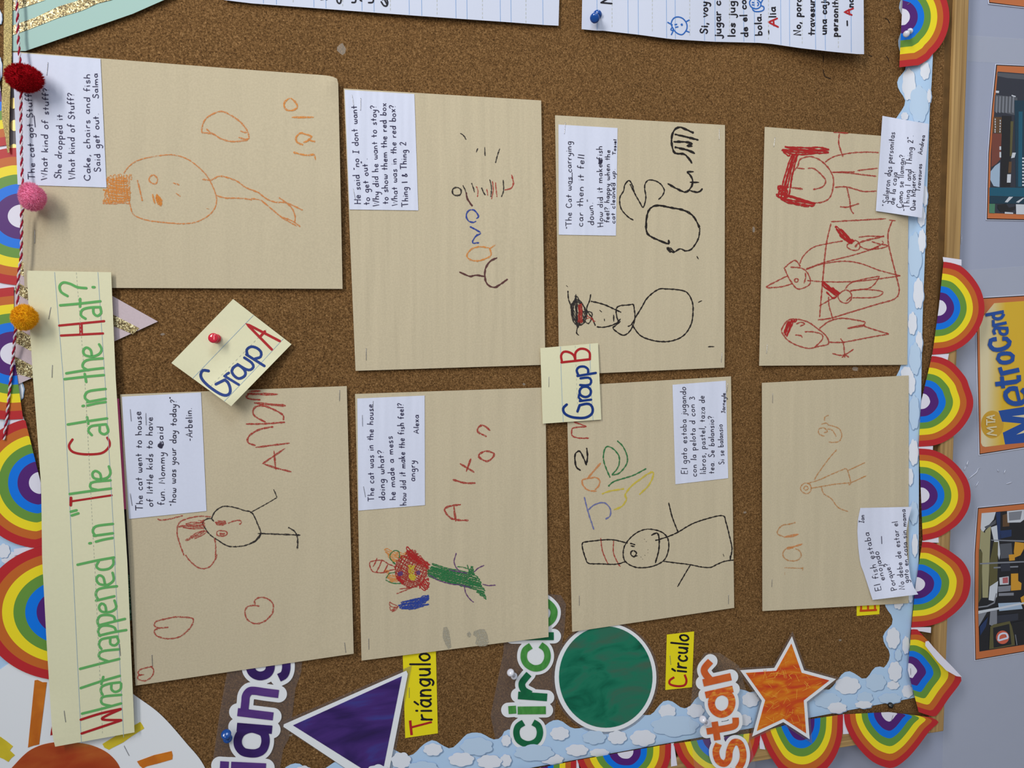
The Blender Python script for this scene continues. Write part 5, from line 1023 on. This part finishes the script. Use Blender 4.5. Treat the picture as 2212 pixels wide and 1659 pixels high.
# ---------------------------------------------------------------- pompom string
gar = empty('pompom_garland', U(45, 300, -0.016), 'red and white twisted string with red, pink and yellow pompoms', 'garland')
cp = [(33, -40, .012), (37, 15, .012), (38, 46, .012), (39, 76, .012), (40.5, 101, .013), (43.5, 134, .014), (46, 168, .016), (45.5, 210, .014), (45, 253, .013), (46, 304, .013), (47, 354, .013), (50, 405, .017), (60, 430, .018), (47, 458, .016), (47, 478, .015), (45.6, 552, .014), (42, 577, .014), (39, 615, .014), (38.5, 653, .015), (42, 690, .018), (34, 714, .013), (31, 739, .010), (29, 765, .008), (27, 782, .006), (20, 850, .0045), (13, 915, .0045), (8, 950, .0045)]
pts3 = [U(x, y, -z) for x, y, z in cp]
def cr3(P, step):
    out = []
    for i in range(len(P) - 1):
        p0 = P[max(0, i - 1)]; p1 = P[i]; p2 = P[i + 1]; p3 = P[min(len(P) - 1, i + 2)]; k = max(1, int((p2 - p1).length / step))
        for j in range(k): t = j / k; out.append(0.5 * ((2 * p1) + (p2 - p0) * t + (2 * p0 - 5 * p1 + 4 * p2 - p3) * t * t + (3 * p1 - p0 - 3 * p2 + p3) * t ** 3))
    out.append(P[-1]); return out
path = cr3(pts3, 0.0006); TW = mat('red_twine', (150, 22, 48), rough=0.9); TWW = mat('white_twine', (205, 195, 205), rough=0.9)
for nm, mt, off in (('red_strand', TW, 0), ('white_strand', TWW, math.pi)):
    v = []; f = []; Q = []; s = 0.0
    for i, p in enumerate(path):
        if i: s += (p - path[i - 1]).length
        t = (path[min(len(path) - 1, i + 1)] - path[max(0, i - 1)]).normalized(); a = t.cross(Vector((0, 1, 0))).normalized(); b = t.cross(a); q = off + s * 2 * math.pi / 0.0105
        Q.append(p + (a * math.cos(q) + b * math.sin(q)) * 0.00062)
    tube(v, f, Q, 0.00082, 6); make(nm, v, f, mt, gar, smooth=True)
def pompom(px, py, depth, rx, ry, m, seed, m2):
    c = U(px, py, -depth); k = (c - CAM).length / F_PX; rnd = random.Random(seed); v = []; f = []; mi = []
    bm = bmesh.new(); bmesh.ops.create_icosphere(bm, subdivisions=3, radius=1.0)
    lump = [Vector((rnd.gauss(0, 1), rnd.gauss(0, 1), rnd.gauss(0, 1))).normalized() for _ in range(7)]
    def rad(d): return 0.86 + 0.16 * max(max(0, d.dot(l)) ** 3 for l in lump)
    sx = Vector((ry * k, (rx + ry) / 2 * k, rx * k))
    for q in bm.verts: d = q.co.normalized(); r = rad(d) * 0.86 * rnd.uniform(.96, 1.0); v.append(c + Vector((d.x * sx.x, d.y * sx.y, d.z * sx.z)) * r)
    for q in bm.faces: f.append(tuple(x.index for x in q.verts)); mi.append(0)
    bm.free()
    for i in range(2600):
        d = Vector((rnd.gauss(0, 1), rnd.gauss(0, 1), rnd.gauss(0, 1))).normalized(); r = rad(d)
        if d.y > 0.75: continue
        w_ = d.orthogonal().normalized(); w_.rotate(Matrix.Rotation(rnd.uniform(0, 6.28), 3, d)); w2 = d.cross(w_); t = (d + w_ * rnd.uniform(-.25, .25) + w2 * rnd.uniform(-.25, .25)).normalized()
        A = d * r * 0.8; B = A + t * r * rnd.uniform(0.12, 0.24); e = 0.022; n = len(v)
        for P in (A + w_ * e, A - w_ * e * .5 + w2 * e * .87, A - w_ * e * .5 - w2 * e * .87, B): v.append(c + Vector((P.x * sx.x, P.y * sx.y, P.z * sx.z)))
        f += [(n, n + 1, n + 3), (n + 1, n + 2, n + 3), (n + 2, n, n + 3)]; mi += [rnd.randint(0, 1)] * 3
    return make('pompom', v, f, [m, m2], gar, midx=mi)
pompom(52, 169, .022, 31, 28, mat('red_yarn', (140, 10, 20), rough=1, spec=0.05), 1, mat('red_yarn_light', (165, 14, 26), rough=1, spec=0.05))['label'] = 'dark red pompom'
pompom(68, 425, .022, 24, 26, mat('pink_yarn', (222, 120, 158), rough=1, spec=0.1), 2, mat('pink_yarn_light', (236, 152, 182), rough=1, spec=0.1))['label'] = 'pink pompom'
pompom(51.5, 686, .022, 25, 25, mat('yellow_yarn', (222, 160, 24), rough=1, spec=0.1), 3, mat('yellow_yarn_light', (232, 178, 40), rough=1, spec=0.1))['label'] = 'mustard yellow pompom'

# ---------------------------------------------------------------- posters on the wall below the board
def wp(t, s): return T(t, s)
Sw = Surf(-(WALL - 0.0012)); ORF = mat('poster_orange', (186, 106, 62), rough=0.35, spec=0.4); BK = mat('poster_black', (32, 26, 34), rough=0.35); WP = mat('poster_white', (202, 206, 226), rough=0.3, spec=0.4)
def poster(label, white, black, orange, pic, picm, feats):
    r = plate('poster', white, WP, Sw, th=0.0006, label=label, cat='poster')
    multi(r, 'printed_frame', [(black, BK), (orange, ORF)], Sw, up0=0.0001)
    multi(r, 'printed_picture', [(pic, picm)] + feats, Sw, up0=0.0003)
    return r
mm = lambda n, c: mat('print_' + n, c, rough=0.32, spec=0.4)
dk = mm('dark', (44, 48, 62)); dk2 = mm('darker', (26, 28, 36)); teal = mm('teal', (18, 82, 108)); teal2 = mm('teal_dark', (18, 52, 72)); gr = mm('grey', (120, 124, 136)); gr2 = mm('grey_dark', (78, 82, 92)); bl = mm('pale_blue', (150, 172, 198)); rb3 = mm('red_brown', (112, 60, 52)); wh = mm('light', (190, 196, 208)); ol = mm('olive', (86, 82, 52)); ol2 = mm('cream_wall', (150, 146, 112)); yl = mm('seat_yellow', (196, 142, 44)); nb = mm('navy', (30, 50, 92)); brn = mm('brown', (90, 66, 46))
poster('orange-framed poster almost wholly cut off in the top right corner', wp('Q', '275,-60 900,0 900,98 540,57 283,28'), wp('Q', '283,-60 900,0 900,93 540,52 288,22'), wp('Q', '290,-60 900,0 900,90 540,47 291,15'), wp('Q', '320,-60 900,-40 900,40 540,-5 322,-30'), gr2, [])
poster('orange-framed poster with a photo of a teal train station', wp('Q', '334,458 540,468 900,486 900,1592 540,1584 266,1578 278,1100 303,760'), wp('Q', '338,463 540,472 900,490 900,1588 540,1580 270,1574 282,1100 308,760'), wp('Q', '345,470 540,479 900,497 900,1580 540,1572 276,1566 288,1100 314,760'),
       wp('Q', '350,513 540,528 900,540 900,1545 540,1537 290,1528 300,1100 328,760'), dk,
       [(wp('Q', '345,520 540,535 540,570 420,560 346,545'), gr2), (wp('Q', '330,680 490,700 490,830 400,810 322,800'), gr2)] +
       [(wp('Q', '%d,690 %d,692 %d,812 %d,805' % (x, x + 10, x + 5, x - 5)), gr) for x in (340, 362, 386, 410, 434, 458)] +
       [(wp('Q', '335,650 360,652 358,668 335,666'), wh), (wp('Q', '450,680 480,690 476,697 448,688'), wh), (wp('Q', '380,830 450,832 440,1340 370,1342'), dk2), (wp('Q', '318,840 378,840 376,960 312,950'), brn),
        (wp('Q', '310,955 378,960 370,1140 340,1175 302,1200'), rb3), (wp('Q', '470,720 540,720 540,1345 480,1345'), teal2), (wp('Q', '500,800 528,800 522,1340 496,1340'), teal), (wp('Q', '442,870 462,870 450,1120 436,1120'), ol),
        (wp('Q', '298,1230 330,1190 366,1165 362,1342 320,1335 296,1290'), bl), (wp('Q', '362,1050 374,1050 374,1075 362,1075'), wh), (wp('Q', '362,1090 374,1090 374,1130 362,1130'), wh), (wp('Q', '430,1160 450,1160 446,1240 424,1240'), brn), (wp('Q', '418,1250 445,1250 442,1310 415,1310'), wh), (wp('Q', '455,1095 480,1095 470,1130 445,1135'), wh),
        (wp('Q', '290,1345 540,1347 900,1360 900,1420 540,1412 290,1405'), teal), (wp('Q', '290,1408 540,1415 900,1422 900,1465 540,1462 289,1460'), teal2), (wp('Q', '400,1450 430,1412 460,1412 420,1452'), wh), (wp('Q', '480,1450 530,1418 540,1420 500,1455'), wh),
        (wp('Q', '289,1462 330,1462 328,1530 288,1528'), mm('green_bit', (70, 120, 96))), (wp('Q', '480,1465 900,1475 900,1545 482,1537'), wh), (wp('Q', '350,1470 410,1462 430,1490 480,1480 470,1505 420,1520 370,1520 350,1495'), dk2), (wp('Q', '400,1520 460,1525 460,1535 400,1533'), wh)] +
       [(wp('Q', '%d,%d %d,%d %d,%d %d,%d' % (x, y, x + 7, y, x + 7, y + 12, x, y + 12)), wh) for x, y in ((328, 850), (328, 868), (328, 886), (329, 905), (327, 925), (327, 940), (364, 860), (364, 880), (363, 900), (363, 920), (362, 938))] +
       [(wp('Q', '525,%d 538,%d 538,%d 525,%d' % (y, y, y + 12, y + 12)), wh) for y in range(1130, 1330, 24)])
ycard_ = painted('card_gold', [(206, 194, 160), (204, 180, 110), (206, 168, 48)], 5, (1, 1, .4), .6)
nt_ = ycard_.node_tree; sp_ = nt_.nodes.new('ShaderNodeSeparateXYZ'); tc_ = [n for n in nt_.nodes if n.type == 'TEX_COORD'][0]; nt_.links.new(tc_.outputs['Object'], sp_.inputs[0])
mr_ = nt_.nodes.new('ShaderNodeMapRange'); mr_.inputs['From Min'].default_value = 0.045; mr_.inputs['From Max'].default_value = -0.03; nt_.links.new(sp_.outputs['Z'], mr_.inputs['Value'])   # printed tint runs across the card
ad_ = nt_.nodes.new('ShaderNodeMath'); ad_.operation = 'MULTIPLY_ADD'; ad_.inputs[1].default_value = 0.25; nz_ = [n for n in nt_.nodes if n.type == 'TEX_NOISE'][0]
nt_.links.new(nz_.outputs['Fac'], ad_.inputs[0]); nt_.links.new(mr_.outputs[0], ad_.inputs[2]); nt_.links.new(ad_.outputs[0], [n for n in nt_.nodes if n.type == 'VALTORGB'][0].inputs['Fac']); gold = mm('dull_gold', (190, 148, 48)); blu = mm('card_blue', (26, 72, 150)); pale = mm('card_pale', (206, 194, 158))
pst = poster('orange-framed poster of a yellow transit fare card with blue lettering', wp('M', '240,178 672,150 1100,125 1100,1450 672,1530 268,1592 250,900 243,500'), wp('M', '246,184 672,158 1100,132 1100,1445 672,1522 273,1585 256,900 248,500'), wp('M', '252,192 672,166 1100,140 1100,1438 672,1515 278,1576 262,900 255,500'),
       wp('M', '405,228 672,208 1100,180 1100,1400 672,1472 325,1516 300,1508 287,1480 280,900 274,480 272,390'), ycard_,
       [(ell(2050 + 388 / 4.148, 600 + 1315 / 4.148, 24.5, 30, 40), gold), (wp('M', '443,1192 672,1156 900,1120 900,1440 672,1478 502,1493 482,1388 650,1306 476,1290'), blu), (wp('M', '565,1241 672,1227 700,1225 700,1256 672,1252'), pale), (wp('M', '603,1406 672,1366 700,1352 700,1392 672,1390'), pale)])
v = []; f = []
strokes(v, f, 'M', '-328,334 492,303', 6.8, Sw, up0=0.0014); strokes(v, f, 'M', '402,322 398,352 430,368 470,358 492,322', 6.8, Sw, up0=0.0014)
strokes(v, f, 'M', '-386,430 517,402', 6.3, Sw, up0=0.0014); strokes(v, f, 'M', '-400,424 396,378', 6.1, Sw, up0=0.0014)
strokes(v, f, 'M', '412,508 400,478 412,452 450,450 532,452', 6.8, Sw, up0=0.0014); strokes(v, f, 'M', '452,455 458,492 490,508 520,495 522,455', 6.3, Sw, up0=0.0014)
strokes(v, f, 'M', '428,548 375,560 366,600 400,640 460,643 520,618 545,575 515,545 478,546', 9.3, Sw, up0=0.0014)
strokes(v, f, 'M', 'o505,676 450,690 438,725 462,754 515,760 568,738 574,700 548,680', 8.8, Sw, up0=0.0014)
strokes(v, f, 'M', '-458,862 630,824', 9.8, Sw, up0=0.0014); strokes(v, f, 'M', '-470,850 455,802', 8.5, Sw, up0=0.0014)
strokes(v, f, 'M', '415,954 600,930 628,915 625,872', 9.8, Sw, up0=0.0014); strokes(v, f, 'M', '-486,990 474,884', 8.5, Sw, up0=0.0014)
strokes(v, f, 'M', '600,992 545,995 508,1030 515,1085 570,1125 650,1122 690,1090 690,1040 650,1000', 10.4, Sw, up0=0.0014); strokes(v, f, 'M', '-600,975 632,1110', 7.3, Sw, up0=0.0014)
make('blue_lettering', v, f, blu, pst, label='blue card lettering')
v = []; f = []; strokes(v, f, 'M', '-430,1412 338,1398 400,1372 338,1345 428,1335;-338,1322 338,1268;-338,1295 415,1290;-415,1275 335,1250 410,1232;-385,1268 382,1240', 3.0, Sw, up0=0.0014); make('pale_lettering', v, f, pale, pst, label='pale letters on the gold disc')
dp = poster('orange-framed poster with a photo taken inside a train car', wp('D', '254,190 672,148 1100,105 1100,1400 672,1492 230,1566 220,1100 223,600'), wp('D', '258,195 672,154 1100,111 1100,1394 672,1486 235,1560 226,1100 229,600'), wp('D', '264,203 672,161 1100,118 1100,1388 672,1478 241,1552 232,1100 236,600'),
       wp('D', '292,243 420,232 672,208 1100,165 1100,1340 672,1422 272,1483 262,1100 268,600'), dk2,
       [(wp('D', '292,243 420,232 400,300 330,380 300,420 283,380'), wh), (wp('D', '283,390 320,420 300,600 280,560 270,600'), ol2), (wp('D', '325,400 375,350 370,480 350,1000 300,1000 295,700 305,500'), ol2), (wp('D', '268,560 300,600 290,1000 264,1050'), ol), (wp('D', '375,370 430,350 460,600 450,660 400,480'), wh),
        (wp('D', '318,365 360,345 420,300 420,335 330,385'), gr2), (wp('D', '420,235 460,232 460,480 440,480'), nb), (wp('D', '460,400 560,390 560,450 465,470'), nb), (wp('D', '480,260 540,240 540,360 480,365'), brn), (wp('D', '520,225 672,210 672,300 640,325 525,328'), wh), (wp('D', '535,235 655,222 640,300 538,310'), gr), (wp('D', '375,480 672,486 672,500 380,488'), gr),
        (wp('D', '400,500 440,500 430,1000 360,1010 360,700'), ol), (wp('D', '455,520 560,510 570,640 460,650'), gr2), (wp('D', '590,500 672,510 672,560 640,620 590,640 580,590'), yl), (wp('D', '535,615 590,610 590,665 540,670'), yl), (wp('D', '620,640 672,590 672,860 630,840'), dk2), (wp('D', '275,690 450,680 672,672 672,684 450,694 278,702'), gr), (wp('D', '400,725 620,715 620,728 400,738'), gr),
        (wp('D', '460,700 545,690 550,760 465,765'), dk), (wp('D', '450,820 535,808 535,880 455,885'), wh), (wp('D', '480,822 528,815 530,868 482,872'), mm('pink_bit', (170, 90, 96))), (wp('D', '555,785 620,782 620,850 650,870 645,930 555,938'), yl), (wp('D', '365,900 440,850 430,990 400,1030 355,1020'), wh), (wp('D', '440,900 555,890 550,940 440,950'), gr), (wp('D', '445,960 580,955 580,980 445,985'), gr),
        (wp('D', '440,1050 640,1040 660,1100 450,1120'), bl), (wp('D', '640,1000 672,980 672,1070 650,1040'), yl), (wp('D', '264,1080 340,1070 400,1040 420,960 430,962 410,1050 345,1082 264,1092'), gr), (wp('D', '263,1118 450,1085 672,1040 672,1056 450,1105 263,1145'), wh), (wp('D', '263,1145 340,1130 300,1200 266,1260'), gr), (wp('D', '370,1120 430,1110 430,1230 400,1260 360,1240'), gr), (wp('D', '430,1160 620,1140 620,1200 430,1230'), dk),
        (wp('D', '370,1260 400,1240 545,1210 580,1300 590,1425 480,1445 360,1462'), ol), (wp('D', '395,1270 540,1235 560,1420 400,1450'), dk2), (wp('D', '275,1260 350,1170 330,1260 280,1340'), nb), (wp('D', '556,1225 672,1205 672,1400 600,1420'), dk2), (wp('D', '598,1330 612,1425 606,1427 592,1330'), gr),
        (ell(2050 + 480 / 4.148, 1050 + 1355 / 4.148, 14, 14.5, 40), mm('line_disc', (196, 92, 72)))])
v = []; f = []; strokes(v, f, 'D', '-442,1385 528,1360;442,1385 448,1340 480,1320 515,1325 528,1360', 4, Sw, up0=0.0014); make('white_letter', v, f, WP, dp, label='white letter on the orange disc')

# dried glue and threads left on the cork, clear film with creases on the wall
GLUE = film('dried_glue', 0.13, (0.75, 0.72, 0.66, 1), rough=0.4)
Sk = Surf(0.0001); rnd = random.Random(5)
for (x, y, rx, ry) in ((738, 105, 11, 15), (1628, 497, 4, 8), (1847, 797, 9, 6), (1609, 1107, 5, 3), (351, 722, 6, 3), (1815, 1383, 4, 3), (628, 1588, 6, 3), (637, 1584, 4, 3), (1132, 830, 4, 3)):
    plate('glue_mark', [(x + rx * math.cos(a * .7) * rnd.uniform(.6, 1), y + ry * math.sin(a * .7) * rnd.uniform(.6, 1)) for a in range(9)], GLUE, Sk, th=0.00008, parent=board)
DTH = mat('dark_thread', (40, 26, 14), rough=0.9)
for t, s in (('m', '537,470 536,520'), ('m', '535,580 545,630 570,648 600,655'), ('m', '1050,150 1075,165 1092,192'), ('m', '1062,470 1078,490 1082,514'), ('m', '912,460 945,470'), ('m', '870,130 880,145'), ('m', '908,358 920,362')):
    mark(board, 'dark_thread', DTH, Sk, [(t, 1.8, s)])
Sf = Surf(-(WALL - 0.0004)); CF = film('clear_film', 0.10, (0.75, 0.78, 0.85, 1), rough=0.06, bump=0.15)
fl = plate('clear_film', [(2066, 585), (2420, 560), (2400, 1860), (2030, 1880), (2056, 800)], CF, Sf, th=0.00008, label='large sheet of clear plastic film on the grey wall, creased between two posters', cat='plastic film')
fl2 = plate('clear_film', [(2087, 76), (2400, 96), (2400, 150), (2083, 132)], CF, Sf, th=0.00008, label='strip of clear film on the wall above the station poster', cat='plastic film')
GL = mat('crease_gloss', (190, 196, 214), rough=0.08, spec=0.9, coat=1.0)
for t, s in (('o', '1745,755 1735,790 1742,800'), ('o', '1722,805 1715,835'), ('o', '1850,815 1830,820 1815,850 1780,880 1745,908'), ('o', '1990,828 1998,845 2006,838'), ('o', '2055,832 2046,862'), ('o', '1832,930 1808,970'), ('o', '2112,932 2090,940 2066,948'), ('n', '1690,408 1690,440 1686,490')):
    v = []; f = []; P = [Sf.at(x, y, 0.0005) for x, y in smooth_poly(T(t, s), False, 2)]
    tube(v, f, P, [0.0001 + 0.0006 * math.sin(math.pi * (i + .5) / len(P)) for i in range(len(P))], 6); make('crease', v, f, GL, fl, smooth=True)
